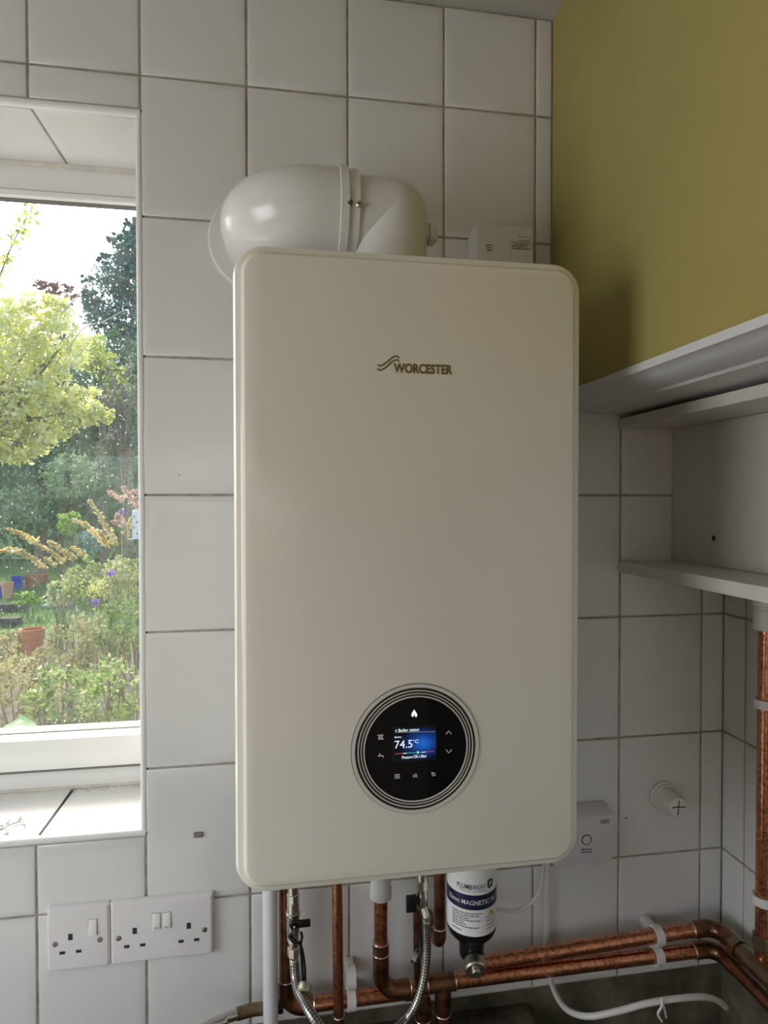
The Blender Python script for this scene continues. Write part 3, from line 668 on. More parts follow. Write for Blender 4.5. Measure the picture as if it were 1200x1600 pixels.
# ------------------------------------------------------------------ pipework
def solder(parent, p, d, r=.0130): build('solder_ring', MB().lathe([(r * .99, 0), (r + .0003, .0008), (r * .99, .0016)], p, d, 20), SOLDER, parent)
def clip(name, label, c, r, axis, wall, group=None, double=None):
    """plastic saddle clip: a ring open at one side on a foot that reaches the wall; axis 'x' or 'z'"""
    t = thing(name, label, 'pipe clip', c, group); w = .0065
    rings = [c] + ([double] if double else [])
    for cc in rings:
        pts = []
        n = 28; vs = []; R0, R1 = r + .0004, r + .0042
        for k in range(n + 1):
            a = 2 * PI * k / n
            for rr in (R0, R1):
                for s in (-w, w):
                    u, v = rr * math.cos(a), rr * math.sin(a)
                    vs.append((cc[0] + s, cc[1] + u, cc[2] + v) if axis == 'x' else (cc[0] + u, cc[1] + v, cc[2] + s))
        fs = []
        for k in range(n):
            b = k * 4; c4 = b + 4
            fs += [(b, b + 1, c4 + 1, c4), (b + 2, c4 + 2, c4 + 3, b + 3), (b, c4, c4 + 2, b + 2), (b + 1, b + 3, c4 + 3, c4 + 1)]
        build('saddle', MB().add(vs, fs), CLIPW, t)
        if wall == 'y': build('foot', MB().box(cc[0] - w, cc[0] + w, cc[1] + r, -.0004, cc[2] - r * .8, cc[2] + r * .8), CLIPW, t, .001)
        else: build('foot', MB().box(cc[0] + r, XR - .0004, cc[1] - r * .8, cc[1] + r * .8, cc[2] - w, cc[2] + w), CLIPW, t, .001)
    return t
YP = -.040
# upper return pipe: from behind the filter to the corner and along the right wall
u0 = PY(735, 1508, YP); u1 = PY(1085, 1452, YP)
up = thing('copper_pipe', 'upper copper pipe running right from behind the filter round the corner', 'pipe', u0)
zu = u0.z + .004; xc = XR - .040
build('tube', MB().tube([(u0.x, YP, u0.z), (xc - .035, YP, u1.z)], .011, 20), COPPER, up)
build('elbow', MB().tube(bend_path([(xc - .045, YP, u1.z), (xc, YP, u1.z), (xc, YP - .05, u1.z)], .024), .0128, 20), COPPERD, up)
build('tube', MB().tube([(xc, YP - .045, u1.z), (xc, -.75, u1.z - .004)], .011, 20), COPPERD, up)
solder(up, (xc - .046, YP, u1.z), (1, 0, 0)); solder(up, (xc, YP - .050, u1.z), (0, -1, 0))
# lower pipe, with the riser from the boiler, a tee and its own corner elbow
l0 = PY(600, 1552, YP); xv = PY(595, 1450, YP).x; zl = PY(690, 1537.5, YP).z; l1 = PY(1085, 1487, YP - .002)
low = thing('copper_pipe', 'lower copper pipe from white nut under boiler via elbow to corner', 'pipe', (xv, YP, zl))
zn = PY(592, 1402, YP).z; zj = PY(597, 1472, YP).z; zk = PY(597, 1490, YP).z
build('tube', MB().tube([(xv, YP, zn + .02), (xv, YP, zk)], .0105, 20), COPPER, low)
build('coupling', MB().lathe([(.0112, 0), (.0125, .001), (.0125, zj - zk), (.0112, zj - zk + .001)], (xv, YP, zk), (0, 0, 1), 20), COPPERD, low)
build('elbow', MB().tube(bend_path([(xv, YP, zk + .002), (xv, YP, zl), (xv + .045, YP, zl + .001)], .026), .0124, 20), COPPERD, low)
xt = PY(692, 1537, YP).x
build('tube', MB().tube([(xv + .04, YP, zl + .001), (xt, YP, zl + .002)], .0105, 20), COPPER, low)
te = MB(); te.tube([(xt - .026, YP, zl + .002), (xt + .018, YP, zl + .002)], .0125, 20); te.tube([(xt, YP, zl + .002), (xt, YP, zl - .045)], .0125, 20); build('tee', te, COPPERD, low)
build('tube', MB().tube([(xt, YP, zl - .043), (xt, YP, .70)], .0105, 20), COPPER, low)
build('tube', MB().tube([(xt + .016, YP, zl + .002), (xc - .030, YP, l1.z)], .011, 20), COPPER, low)
build('elbow', MB().tube(bend_path([(xc - .042, YP, l1.z), (xc, YP, l1.z), (xc, YP - .05, l1.z)], .024), .0128, 20), COPPERD, low)
build('tube', MB().tube([(xc, YP - .045, l1.z), (xc, -.75, l1.z - .004)], .011, 20), COPPERD, low)
for pz in (zj, zk + .0005): solder(low, (xv, YP, pz), (0, 0, 1), .0127)
for px_ in (xv + .045, xt - .026, xt + .018, xc - .043): solder(low, (px_, YP, zl + .0015 if px_ < .6 else l1.z), (1, 0, 0))
solder(low, (xt, YP, zl - .046), (0, 0, 1))
build('white_nut', MB().lathe([(.0155, 0), (.0165, .001), (.0165, .0145), (.0155, .016), (.0155, .05)], (xv, YP, zn), (0, 0, 1), 20), CLIPW, low)
# pair clip on the two pipes at right, and the one at left
pc = PY(1026, 1462, YP); pd = PY(1027, 1494.5, YP)
tq = (pc.x - u0.x) / (xc - .035 - u0.x); zc1 = u0.z + (u1.z - u0.z) * tq; tq = (pc.x - xt) / (xc - .03 - xt); zc2 = zl + .002 + (l1.z - zl - .002) * tq
clip('pipe_clip', 'white double pipe clip holding both copper pipes near the corner', (pc.x, YP, zc1), .0115, 'x', 'y', 'pipe clips', (pc.x, YP, zc2))
# left flow pipe: down behind the first valve, elbow, along to the right, elbow down
xa = PY(447.5, 1500, -.032).x; za = PY(470, 1571, -.032).z; xe = PY(661, 1549, -.032).x; ze = za + .0005
lef = thing('copper_pipe', 'dull copper pipe dropping behind left valve and turning right low down', 'pipe', (xa, -.032, za))
build('tube', MB().tube([(xa, -.032, bz0 + .05), (xa, -.032, za + .025)], .011, 20), COPPERD, lef)
build('elbow', MB().tube(bend_path([(xa, -.032, za + .042), (xa, -.032, za), (xa + .04, -.032, za)], .026), .0128, 20), COPPERD, lef)
build('tube', MB().tube([(xa + .035, -.032, za), (xe - .026, -.032, ze)], .011, 20), COPPER, lef)
build('elbow', MB().tube(bend_path([(xe - .03, -.032, ze), (xe, -.032, ze), (xe, -.032, ze - .045)], .022), .0125, 20), COPPERD, lef)
build('tube', MB().tube([(xe, -.032, ze - .04), (xe, -.032, .70)], .011, 20), COPPERD, lef)
solder(lef, (xa + .04, -.032, za), (1, 0, 0)); solder(lef, (xe, -.032, ze - .046), (0, 0, 1)); solder(lef, (xa, -.032, za + .043), (0, 0, 1))
pc = PY(548.5, 1560, -.032)
clip('pipe_clip', 'grey double pipe clip on tiles right of slim copper pipe', (pc.x, -.032, za), .0115, 'x', 'y', 'pipe clips', (pc.x, -.032, PY(548, 1527, -.032).z))
# slim 15 mm gas pipe
xg = PY(525.5, 1450, -.09).x
gas = thing('copper_pipe', 'slim bright copper pipe dropping straight down under boiler', 'pipe', (xg, -.09, .70))
build('tube', MB().tube([(xg, -.09, bz0 + .05), (xg + .003, -.088, .985)], .0075, 18), COPPER, gas)
zz = PY(527, 1590, -.09).z
build('tube', MB().tube([(xg + .003, -.088, .988), (xg + .004, -.088, .70)], .0075, 18), COPPERD, gas)
build('solder_ring', MB().lathe([(.0082, 0), (.0086, .001), (.0082, .002)], (xg + .0035, -.088, zz), (0, 0, 1), 18), SOLDER, gas)
# pipe beside the filter with a small elbow to the wall
xo = PY(687, 1420, -.07).x; zo = PY(687, 1462, -.07).z
out = thing('copper_pipe', 'short tarnished copper pipe left of the magnetic filter', 'pipe', (xo, -.07, zo))
build('tube', MB().tube([(xo, -.07, bz0 + .05), (xo, -.07, zo)], .0085, 18), COPPERD, out)
build('elbow', MB().tube(bend_path([(xo, -.07, zo + .012), (xo, -.07, zo - .012), (xo - .004, -.0005, zo - .014)], .014), .0098, 18), COPPERD, out)
build('solder_ring', MB().lathe([(.0100, 0), (.0104, .001), (.0100, .002)], (xo, -.07, zo + .012), (0, 0, 1), 18), SOLDER, out)
# white plastic pipe at left
xw = PY(423, 1500, -.05).x
wp = thing('plastic_pipe', 'straight white plastic pipe under left corner of boiler', 'pipe', (xw, -.05, .70))
build('tube', MB().tube([(xw - .001, -.05, bz0 + .04), (xw, -.05, .70)], .0108, 20), mat('white_pipe', (.74, .74, .75), .35), wp)
# riser on the right wall
yr = PX(1195, 1200, XR - .030).y; xr = XR - .030
ris = thing('copper_pipe', 'upright copper pipe clipped to the right wall below shelf', 'pipe', (xr, yr, u1.z))
build('tube', MB().tube([(xr, yr, u1.z + .01), (xr, yr, 1.58)], .011, 20), COPPER, ris)
build('sleeve', MB().lathe([(.0165, 0), (.0175, .001), (.0175, .030), (.0160, .032), (.0160, .036), (.0190, .037), (.0190, .062)], (xr, yr, PX(1193, 983, xr).z), (0, 0, 1), 24), CLIPW, ris)
te = MB(); te.lathe([(.0135, 0), (.0150, .001), (.0150, .020), (.0135, .021)], (xr, yr, u1.z + .028), (0, 0, 1), 6); te.tube([(xc, yr + .03, u1.z), (xc, yr - .035, u1.z)], .0140, 20); te.lathe([(.0165, 0), (.0165, .014)], (xc, yr + .034, u1.z), (0, 1, 0), 6); te.lathe([(.0165, 0), (.0165, .014)], (xc, yr - .05, u1.z), (0, 1, 0), 6)
build('tee_fitting', te, BRASS, ris)
for n_, (py_, lb) in enumerate(((1098, 'upper white clip on upright copper pipe at right wall'), (1405, 'lower white clip on upright copper pipe at right wall'))):
    clip('pipe_clip', lb, (xr, yr, PX(1193, py_, xr).z), .0115, 'z', 'x', 'pipe clips')

# ------------------------------------------------------------------ filling-loop valves with braided hoses
def valve(name, label, pts, Y):
    return thing(name, label, 'valve', pts)
def hexnut(mb, c, r, z0, z1, n=8): mb.lathe([(r * .93, z0 - c[2]), (r, z0 - c[2] + .0008), (r, z1 - c[2] - .0008), (r * .93, z1 - c[2])], c, (0, 0, 1), n)
VY = -.125
def zv(py, Y=VY, px=459): return PY(px, py, Y).z
v1x = PY(458, 1440, VY).x
v1 = thing('isolating_valve', 'nickel valve with black lever under left side of boiler', 'valve', (v1x, VY, zv(1511)))
vb = MB(); vb.lathe([(.0072, zv(1400) - 1), (.0072, bz0 + .05 - 1)], (v1x, VY, 1), (0, 0, 1), 20); hexnut(vb, (v1x, VY, 1), .0085, zv(1409), zv(1395)); vb.lathe([(.0082, zv(1425) - 1), (.0082, zv(1407) - 1)], (v1x, VY, 1), (0, 0, 1), 20)
vb.lathe([(.0092, zv(1430) - 1), (.0098, zv(1428) - 1), (.0098, zv(1425) - 1), (.0085, zv(1424) - 1)], (v1x, VY, 1), (0, 0, 1), 20)
vb.lathe([(.0074, zv(1458) - 1), (.0088, zv(1452) - 1), (.0088, zv(1430) - 1)], (v1x, VY, 1), (0, 0, 1), 20); hexnut(vb, (v1x, VY, 1), .0080, zv(1470), zv(1454)); vb.lathe([(.0062, zv(1482) - 1), (.0062, zv(1468) - 1)], (v1x, VY, 1), (0, 0, 1), 16); hexnut(vb, (v1x + .0005, VY, 1), .0082, zv(1493), zv(1478))
build('body', vb, CHROME, v1, angle=30)
lv = PY(459.5, 1442, VY - .009)
lo = build('lever', MB().lathe([(.0068, 0), (.0068, .006), (.0055, .0075)], (lv.x, VY - .007, lv.z), (0, -1, 0), 20).box(lv.x, PY(485, 1442, VY - .013).x, VY - .0145, VY - .0095, lv.z - .0042, lv.z + .0042), BLACK, v1, .0006)
build('lever_screw', MB().lathe([(.002, 0), (.002, .001), (.001, .0015)], (lv.x + .0006, VY - .0145, lv.z - .002), (0, -1, 0), 10), CHROME, v1)
h1 = thing('braided_hose', 'braided steel hose curving right from the left valve', 'hose', (v1x, VY, zv(1511)))
build('ferrule', MB().lathe([(.0056, 0), (.0062, .001), (.0062, .011), (.0056, .012)], (v1x + .001, VY, zv(1511)), (0, 0, 1), 16), CHROME, h1)
hp = [PY(460, 1505, VY), PY(461.5, 1525, VY - .005), PY(466, 1548, VY - .02), PY(477, 1570, VY - .04), PY(490, 1590, VY - .055), PY(507, 1612, VY - .065), PY(535, 1630, VY - .07), PY(570, 1638, VY - .07), PY(605, 1622, VY - .045), PY(632, 1596, VY - .03)]
build('hose', MB().tube(smooth_path(hp, 8), .0064, 20, True, 380), BRAID, h1)
st = thing('cap_strap', 'black strap with pale blanking cap hanging from the left valve', 'strap', PY(470, 1460, VY))
sp = [PY(451, 1462, VY - .008), PY(459, 1472, VY - .0105), PY(468, 1474, VY - .006), PY(473, 1490, VY - .006), PY(476, 1515, VY - .010), PY(476.5, 1545, VY - .014)]
sp2 = [PY(470, 1456, VY - .002), PY(472, 1464, VY - .004), PY(470, 1476, VY - .006), PY(471, 1500, VY - .008), PY(473, 1530, VY - .012), PY(476, 1548, VY - .016)]
build('strap', MB().tube(smooth_path(sp, 6), .0021, 8).tube(smooth_path(sp2, 6), .0018, 8), BLACK, st)
cp = PY(474.5, 1551, VY - .028)
build('blanking_cap', MB().lathe([(.0085, -.010), (.0092, -.009), (.0092, -.001), (.0075, 0), (.0055, 0), (.0050, -.003)], cp, Vector((-.25, -.8, -.55)), 24), mat('pale_brass', (.70, .64, .48), .3, .8), st)

v2x = PY(659.5, 1400, VY).x
v2 = thing('isolating_valve', 'nickel valve with black side handle near the magnetic filter', 'valve', (v2x, VY, PY(660, 1450, VY).z))
vb = MB(); Zv = lambda py: PY(660, py, VY).z - 1
vb.lathe([(.0078, Zv(1395)), (.0078, bz0 + .05 - 1)], (v2x, VY, 1), (0, 0, 1), 20); hexnut(vb, (v2x, VY, 1), .0088, Zv(1388) + 1, Zv(1374) + 1); vb.lathe([(.0060, Zv(1420)), (.0082, Zv(1414)), (.0082, Zv(1396)), (.0074, Zv(1390))], (v2x, VY, 1), (0, 0, 1), 20)
e0 = PY(655, 1405, VY); e1 = PY(666, 1432, VY - .01)
vb.tube([(v2x, VY, Zv(1410) + 1), e1, PY(666, 1440, VY - .01)], .0052, 14)
build('body', vb, CHROME, v2, angle=30)
hl = PY(634, 1398, VY - .004); hr = PY(650, 1421, VY - .004)
build('handle', MB().box(hl.x, hr.x, VY - .010, VY - .004, hr.z, hl.z).lathe([(.0055, 0), (.0055, .008)], (hr.x - .004, VY - .004, (hl.z + hr.z) / 2 + .002), (1, 0, 0), 14), BLACK, v2, .0008)
build('tail_pipe', MB().tube([PY(651, 1400, VY + .03), PY(652, 1500, VY + .03), PY(653, 1540, VY + .06)], .0055, 14), COPPERD, v2)
h2 = thing('braided_hose', 'braided steel hose dropping from valve beside the magnetic filter', 'hose', PY(666, 1450, VY - .01))
fe = MB(); q = PY(666, 1452, VY - .012); fe.lathe([(.0048, 0), (.0055, .001), (.0055, .011), (.0046, .012), (.0062, .013), (.0062, .017)], q, (0, 0, 1), 14); build('ferrule', fe, CHROME, h2)
hp = [PY(666, 1446, VY - .012), PY(667, 1475, VY - .014), PY(665.5, 1505, VY - .018), PY(660, 1540, VY - .024), PY(649, 1572, VY - .028), PY(632, 1596, VY - .03), PY(610, 1614, VY - .05)]
build('hose', MB().tube(smooth_path(hp, 8), .0058, 20, True, 380), BRAID, h2)
st = thing('cap_strap', 'black strap with knurled cap behind the right braided hose', 'strap', PY(657, 1425, VY))
sp = [PY(660, 1418, VY - .004), PY(659, 1440, VY + .004), PY(657, 1470, VY + .004), PY(657, 1498, VY - .004)]
build('strap', MB().tube(smooth_path(sp, 6), .0036, 8), BLACK, st)
build('blanking_cap', MB().lathe([(.0085, -.006), (.0096, -.005), (.0096, .001), (.0080, .002), (.0062, .002), (.0058, -.002)], PY(652, 1496, VY), Vector((.75, -.55, -.35)), 18), CHROME, st)

# ------------------------------------------------------------------ magnetic filter
MY = -.150; mx_ = (PY(699.5, 1420, MY).x + PY(773.5, 1420, MY).x) / 2; mr = .0332
mc = (mx_, MY); za_ = lambda py: PY(737, py, MY - .03).z
filt = thing('magnetic_filter', 'black magnetic filter canister with white and navy label under boiler', 'filter', (mx_, MY, za_(1521)))
fb = MB().lathe([(.010, bz0 + .07), (.030, bz0 + .065), (mr, bz0 + .06), (mr, za_(1468)), (mr - .002, za_(1475)), (.024, za_(1484)), (.0175, za_(1489)), (.0165, za_(1516)), (.014, za_(1521))], (mx_, MY, 0), (0, 0, 1), 40)
build('canister', fb, BLACK, filt)
zl0, zl1 = za_(1462), bz0 + .055
lab = build('label', MB().lathe([(mr, zl0), (mr + .0004, zl0), (mr + .0004, zl1), (mr, zl1)], (mx_, MY, 0), (0, 0, 1), 48), LABELW, filt)
zb0, zb1 = za_(1420.5), za_(1397.5)
build('label_band', MB().lathe([(mr + .0003, zb0), (mr + .0007, zb0), (mr + .0007, zb1), (mr + .0003, zb1)], (mx_, MY, 0), (0, 0, 1), 48), NAVY, lab)
aq = -math.atan2(mx_ - CAM.x, MY - CAM.y)                       # the side that faces the camera
sh = .07
text_wrap('label_brand', 'PLUMB', mc, mr + .0008, aq - .60, aq + .02, za_(1388.5), za_(1381), PRINT, lab, .004)
text_wrap('label_brand', 'RIGHT', mc, mr + .0008, aq + .06, aq + .58, za_(1388.5), za_(1381), BLUET, lab, .003)
text_wrap('label_strapline', 'HEATING  PLUMBING', mc, mr + .0008, aq - .50, aq + .58, za_(1392.3), za_(1390.3), PRINTG, lab)
text_wrap('label_title', '22mm MAGNETIC FILTER', mc, mr + .0010, aq - 1.05, aq + 1.5, zb0 + .0068, zb1 - .0066, LABELW, lab, .004)
def small_print(a0, a1, z, h):
    """a line of print too small to read: a row of word-long dashes round the can"""
    mb = MB(); a = a0
    while a < a1 - .03:
        b = min(a + random.uniform(.06, .20), a1); R = mr + .0008; n = 4
        vs = [(mx_ + R * math.sin(a + (b - a) * k / n), MY - R * math.cos(a + (b - a) * k / n), z + q) for q in (-h * .75, h * .75) for k in range(n + 1)]
        mb.add(vs, [(k, k + 1, n + 2 + k, n + 1 + k) for k in range(n)]); a = b + .028
    o = build('label_small_print', mb, PRINTG, lab, smooth=False); o['kind'] = 'stuff'; return o
for k, (w0, w1) in enumerate(((-.85, .42), (-.85, .28), (-.85, -.05), (-.85, .40), (-.85, -.3), (-.85, -.22), (-.85, .33), (-.85, -.4))):
    zz = za_(1426.5 + k * 3.6 + (3 if k == 7 else 0))
    small_print(aq + w0, aq + w1, zz, .0009)
zz = za_(1421)
tri = [(aq + .70, za_(1427.5)), (aq + 1.02, za_(1427.5)), (aq + .86, za_(1419.5))]
zo_ = -.0035
build('warning_triangle', MB().add([(mx_ + (mr + .0009) * math.sin(a), MY - (mr + .0009) * math.cos(a), z + zo_) for a, z in tri], [(0, 1, 2)]), YEL, lab, smooth=False)
text_wrap('warning_mark', '!', mc, mr + .0011, aq + .835, aq + .885, za_(1427) + zo_, za_(1422.5) + zo_, PRINT, lab)
for k in range(4): small_print(aq + .62, aq + 1.1, za_(1434 + k * 6), .0007)
lg = []
for k in range(24):
    t = 2 * PI * k / 24; e = .55
    lg.append((aq + .80 + .145 * math.copysign(abs(math.cos(t)) ** e, math.cos(t)), za_(1383) + .0058 * math.copysign(abs(math.sin(t)) ** e, math.sin(t))))
build('label_logo', MB().add([(mx_ + (mr + .0009) * math.sin(a), MY - (mr + .0009) * math.cos(a), z) for a, z in lg], [tuple(range(24))]), PRINT, lab, smooth=False)
text_wrap('label_logo_letter', 'P', mc, mr + .0012, aq + .745, aq + .86, za_(1383) - .0034, za_(1383) + .0034, LABELW, lab, .02)
pl = PY(742.5, 1510.5, MY - .022)
pd_ = Vector((-.12, -.9, -.25)).normalized()
dp = build('drain_plug', MB().lathe([(.0138, -.008), (.0145, -.006), (.0145, .004), (.0128, .006), (.0062, .006), (.0062, .009), (.0048, .0105)], pl, pd_, 32), mat('plug_brass', (.50, .46, .38), .35, 1), filt)

# ------------------------------------------------------------------ cables and the conduit
cb = thing('cable', 'grey white cable looping from behind filter up to boiler', 'cable', PY(848, 1372, -.05))
build('flex', MB().tube(smooth_path([PY(765, 1415, -.06), PY(780, 1421, -.05), PY(805, 1423, -.04), PY(828, 1412, -.035), PY(842, 1394, -.035), PY(849, 1366, -.04), PY(850, 1340, -.05)], 8), .0030, 12), CABLEW, cb)
cd = thing('conduit', 'slim white cable conduit on tiles dropping behind copper pipes', 'conduit', PY(853, 1490, -.006))
ca, cz_ = PY(854, 1340, -.006), PY(853, 1500, -.006)
build('channel', MB().box(ca.x - .0045, ca.x + .0045, -.011, -.0004, cz_.z, ca.z), CABLEW, cd, .002)
c2 = thing('cable', 'thick white cable sagging across the dark opening below pipes', 'cable', PY(863, 1528, -.02))
build('flex', MB().tube(smooth_path([PY(856, 1500, -.010), PY(861, 1532, -.012), PY(872, 1560, -.05), PY(890, 1580, -.09), PY(920, 1588, -.12), PY(965, 1580, -.14), PY(1010, 1568, -.15), PY(1060, 1560, -.15), PY(1100, 1558, -.14), PY(1122, 1564, -.12), PY(1137, 1576, -.10)], 8), [.0045] * 78 + [.0042, .0035, .0012], 12), CABLEW, c2)
ck = PY(1034, 1572, -.16)
bk = thing('cable_tie', 'thin tie hanging from the sagging white cable', 'cable tie', ck)
build('loop', MB().tube(smooth_path([PY(1034, 1558, -.155), PY(1034, 1572, -.157), PY(1028, 1584, -.157), PY(1034, 1596, -.155)], 5), .0016, 8).tube([PY(1036, 1568, -.156), PY(1041, 1590, -.152)], .0014, 8), CLIPW, bk)
# metal pipe lying low at left with its black end
gp = thing('metal_pipe', 'dull metal pipe with brass joint low down left of white pipe', 'pipe', PY(377, 1582, -.03))
build('tube', MB().tube(smooth_path([PY(372, 1584, -.035), PY(350, 1592, -.045), PY(325, 1604, -.07), PY(290, 1625, -.10)], 6), .0072, 18), CHROME, gp)
build('coupling', MB().tube([PY(370, 1584.5, -.035), PY(392, 1578, -.03), PY(436, 1572, -.028)], .0088, 18), BRASS, gp)
build('end_cap', MB().tube([PY(434, 1572, -.028), PY(443, 1571, -.028)], .0100, 18), BLACK, gp, .002)
# batten low on the bare wall, its dark colour deepens the shaded void
bt = PY(560, 1600, -.01)
box_ = box('timber_batten', (.12, .60, -.05, .0075, .845, .875), TIMBER, None, .002); tag(box_, 'dark timber batten on bare wall under the tiles', 'batten')

# unseen counter, added to darken the low void and bounce sunlight upward
wk = thing('added_worktop', 'unseen counter and base unit added to block and bounce light', 'added_worktop', (-.75, -.3, 0))
box('counter', (XL + .003, .02, -.62, -.003, .842, .88), FABRICW, wk, .003); box('base_unit', (XL + .003, .0, -.58, -.01, .0, .842), SHELF, wk)

# ------------------------------------------------------------------ the garden outside
ZG = -.10
def leaves(name, pts, size, mt, parent, tint=None, flat=0.0, ratio=.55, dirs=None):
    """many folded leaves as one mesh; pts (N,3) world"""
    pts = np.asarray(pts, float); N = len(pts); off = np.array(wloc(parent))
    s = size * rng.uniform(.6, 1.25, (N, 1))
    d = rng.normal(size=(N, 3)) if dirs is None else np.asarray(dirs) + rng.normal(size=(N, 3)) * .35
    d /= np.linalg.norm(d, axis=1, keepdims=True) + 1e-9
    n = rng.normal(size=(N, 3)); n[:, 2] += flat; w = np.cross(d, n); w /= np.linalg.norm(w, axis=1, keepdims=True) + 1e-9; up = np.cross(w, d)
    p = pts - off
    V = np.stack([p - d * s * .5, p + w * s * .5 * ratio + up * s * .10, p + d * s * .5, p - w * s * .5 * ratio + up * s * .10], 1).reshape(-1, 3)
    b = np.arange(N)[:, None] * 4; Fc = np.concatenate([b + np.array([[0, 1, 2]]), b + np.array([[0, 2, 3]])], 0)
    me = bpy.data.meshes.new(name); me.vertices.add(len(V)); me.vertices.foreach_set('co', V.ravel())
    me.loops.add(Fc.size); me.polygons.add(len(Fc)); me.polygons.foreach_set('loop_start', np.arange(len(Fc)) * 3); me.loops.foreach_set('vertex_index', Fc.ravel().astype(np.int32)); me.update(calc_edges=True)
    t = rng.uniform(0, 1, N) if tint is None else np.clip(tint + rng.normal(0, .18, N), 0, 1)
    a = me.attributes.new('tint', 'FLOAT', 'POINT'); a.data.foreach_set('value', np.repeat(t, 4).astype(np.float32))
    me.materials.append(mt); o = bpy.data.objects.new(name, me); COL.objects.link(o); o.parent = parent; o['kind'] = 'stuff'; return o
def scale_at(Y, px=100): return (PY(px + 1, 700, Y) - PY(px, 700, Y)).length
def blob(px, py, Y, rx, ry, n, shell=.35, dz=None):
    """points spread through an ellipsoid of leaves, denser towards its outside and in clumps"""
    c = np.array(PY(px, py, Y)); k = scale_at(Y); R = np.array([rx * k, (dz or min(rx, ry)) * k, ry * k])
    m_ = max(4, n // 14); u = rng.normal(size=(m_, 3)); u /= np.linalg.norm(u, axis=1, keepdims=True)
    cen = u * (rng.uniform(shell, 1, (m_, 1)) ** .6); idx = rng.integers(0, m_, n)
    return c + (cen[idx] + rng.normal(size=(n, 3)) * .09) * R
def trunk(name, pts, radii, mt, parent, n=8): return build(name, MB().tube(smooth_path(pts, 4), radii, n), mt, parent)
def taper(r0, r1, n): return [r0 + (r1 - r0) * k / (n - 1) for k in range(n)]

g = MB().box(-30, 14, .275, 45, ZG - .2, ZG); o = struct(build('floor_garden', g, LAWN, smooth=False), 'green lawn and ground of the garden')
struct(box('floor_bounce_slab', (-6, 4, .275, 1.9, ZG - .1, ZG + .02), mat('bounce_slab_concrete', (.50, .48, .45), .9, var=.2, vscale=4)), 'unseen pale slab by the house wall, added to bounce light')  # added out of view to throw neutral light onto the window soffit
struct(build('floor_bed', MB().box(-6, 1.5, 1.9, 7.6, ZG - .05, ZG + .012), mat('bed_soil', (.17, .135, .075), .95, col2=(.08, .06, .035), vscale=5), smooth=False), 'bare soil of the planting bed')
def tree(name, label, base, blobs, size, mt, top, nleaf, tr=.08, flat=.3, group='trees beyond the lawn', tint=None, branches=6):
    base = Vector(base); t = thing(name, label, 'tree', base, group); P = []
    for b in blobs: P.append(blob(*b))
    P = np.concatenate(P)
    fo = leaves('foliage', P, size, mt, t, tint, flat)
    top = Vector(top); mid = base.lerp(top, .5) + Vector((.1, 0, 0))
    trunk('trunk', [base, mid, top], taper(tr, tr * .35, 9), BARK, t)
    for k in range(branches):
        q = Vector(P[rng.integers(0, len(P))]); s_ = base.lerp(top, random.uniform(.45, .9)); trunk('branch', [s_, s_.lerp(q, .5) + Vector((0, 0, .08 * (q - s_).length)), q], taper(tr * .35, tr * .08, 9), BARK, t, 6)
    return t
hd_ = thing('boundary_hedge', 'tall dark green boundary hedge across the end of garden', 'hedge', (-7, 20, ZG))
core = MB(); nx, nz = 26, 10
vs_ = []; 
for i in range(nx + 1):
    for j in range(nz + 1):
        vs_.append((-17 + 19 * i / nx + random.uniform(-.3, .3), 20 + random.uniform(-.35, .35) + .25 * j / nz, ZG + (6.2 + .9 * math.sin(i * .7) + .5 * math.sin(i * 1.9)) * j / nz))
core.add(vs_, [(i * (nz + 1) + j, (i + 1) * (nz + 1) + j, (i + 1) * (nz + 1) + j + 1, i * (nz + 1) + j + 1) for i in range(nx) for j in range(nz)])
hc = build('inner_growth', core, L_HEDGE, hd_)
at_ = hc.data.attributes.new('tint', 'FLOAT', 'POINT'); at_.data.foreach_set('value', [random.uniform(0, .25) for _ in hc.data.vertices])
u_ = rng.uniform(0, 1, (13000, 2)); hx = -17 + 19 * u_[:, 0]; ii = u_[:, 0] * nx
hz = ZG + (6.5 + .9 * np.sin(ii * .7) + .5 * np.sin(ii * 1.9)) * u_[:, 1] ** .9
leaves('foliage', np.stack([hx, 19.5 + rng.normal(0, .35, 13000), hz], 1), .30, L_HEDGE, hd_, .35)
Yc = 17.
tree('conifer_tree', 'tall blue green conifer at right edge of window', (PY(232, 700, Yc).x, Yc, ZG),
     [(212, 366, Yc, 12, 24, 300), (215, 396, Yc, 40, 34, 1100), (222, 440, Yc, 72, 40, 2200), (228, 500, Yc, 95, 48, 2600), (232, 570, Yc, 105, 60, 2200), (145, 470, Yc, 18, 30, 350), (198, 352, Yc, 8, 22, 70), (178, 372, Yc, 14, 10, 90), (160, 405, Yc, 16, 10, 110), (138, 438, Yc, 14, 9, 90)] * 2,
     .13, L_CONIF, PY(210, 340, Yc), 0, .2, .2, branches=8)
tree('hedge_tree', 'dark green dense tree filling the middle of the view', (PY(60, 700, 14.5).x, 14.5, ZG),
     [(40, 640, 14.5, 90, 110, 3600), (120, 620, 14.8, 70, 110, 2800), (60, 770, 14, 110, 70, 4200), (-50, 600, 14.5, 80, 140, 1800)], .13, L_HEDGE, PY(60, 580, 14.5), 0, .15, tint=.25)
tree('hedge_tree', 'grey green dense tree behind the twiggy one at right', (PY(190, 700, 15.5).x, 15.5, ZG),
     [(185, 620, 15.5, 70, 110, 3000), (240, 650, 15.5, 60, 150, 1600), (160, 760, 15, 70, 80, 3400)], .13, L_HEDGE, PY(190, 560, 15.5), 0, .15, tint=.3)
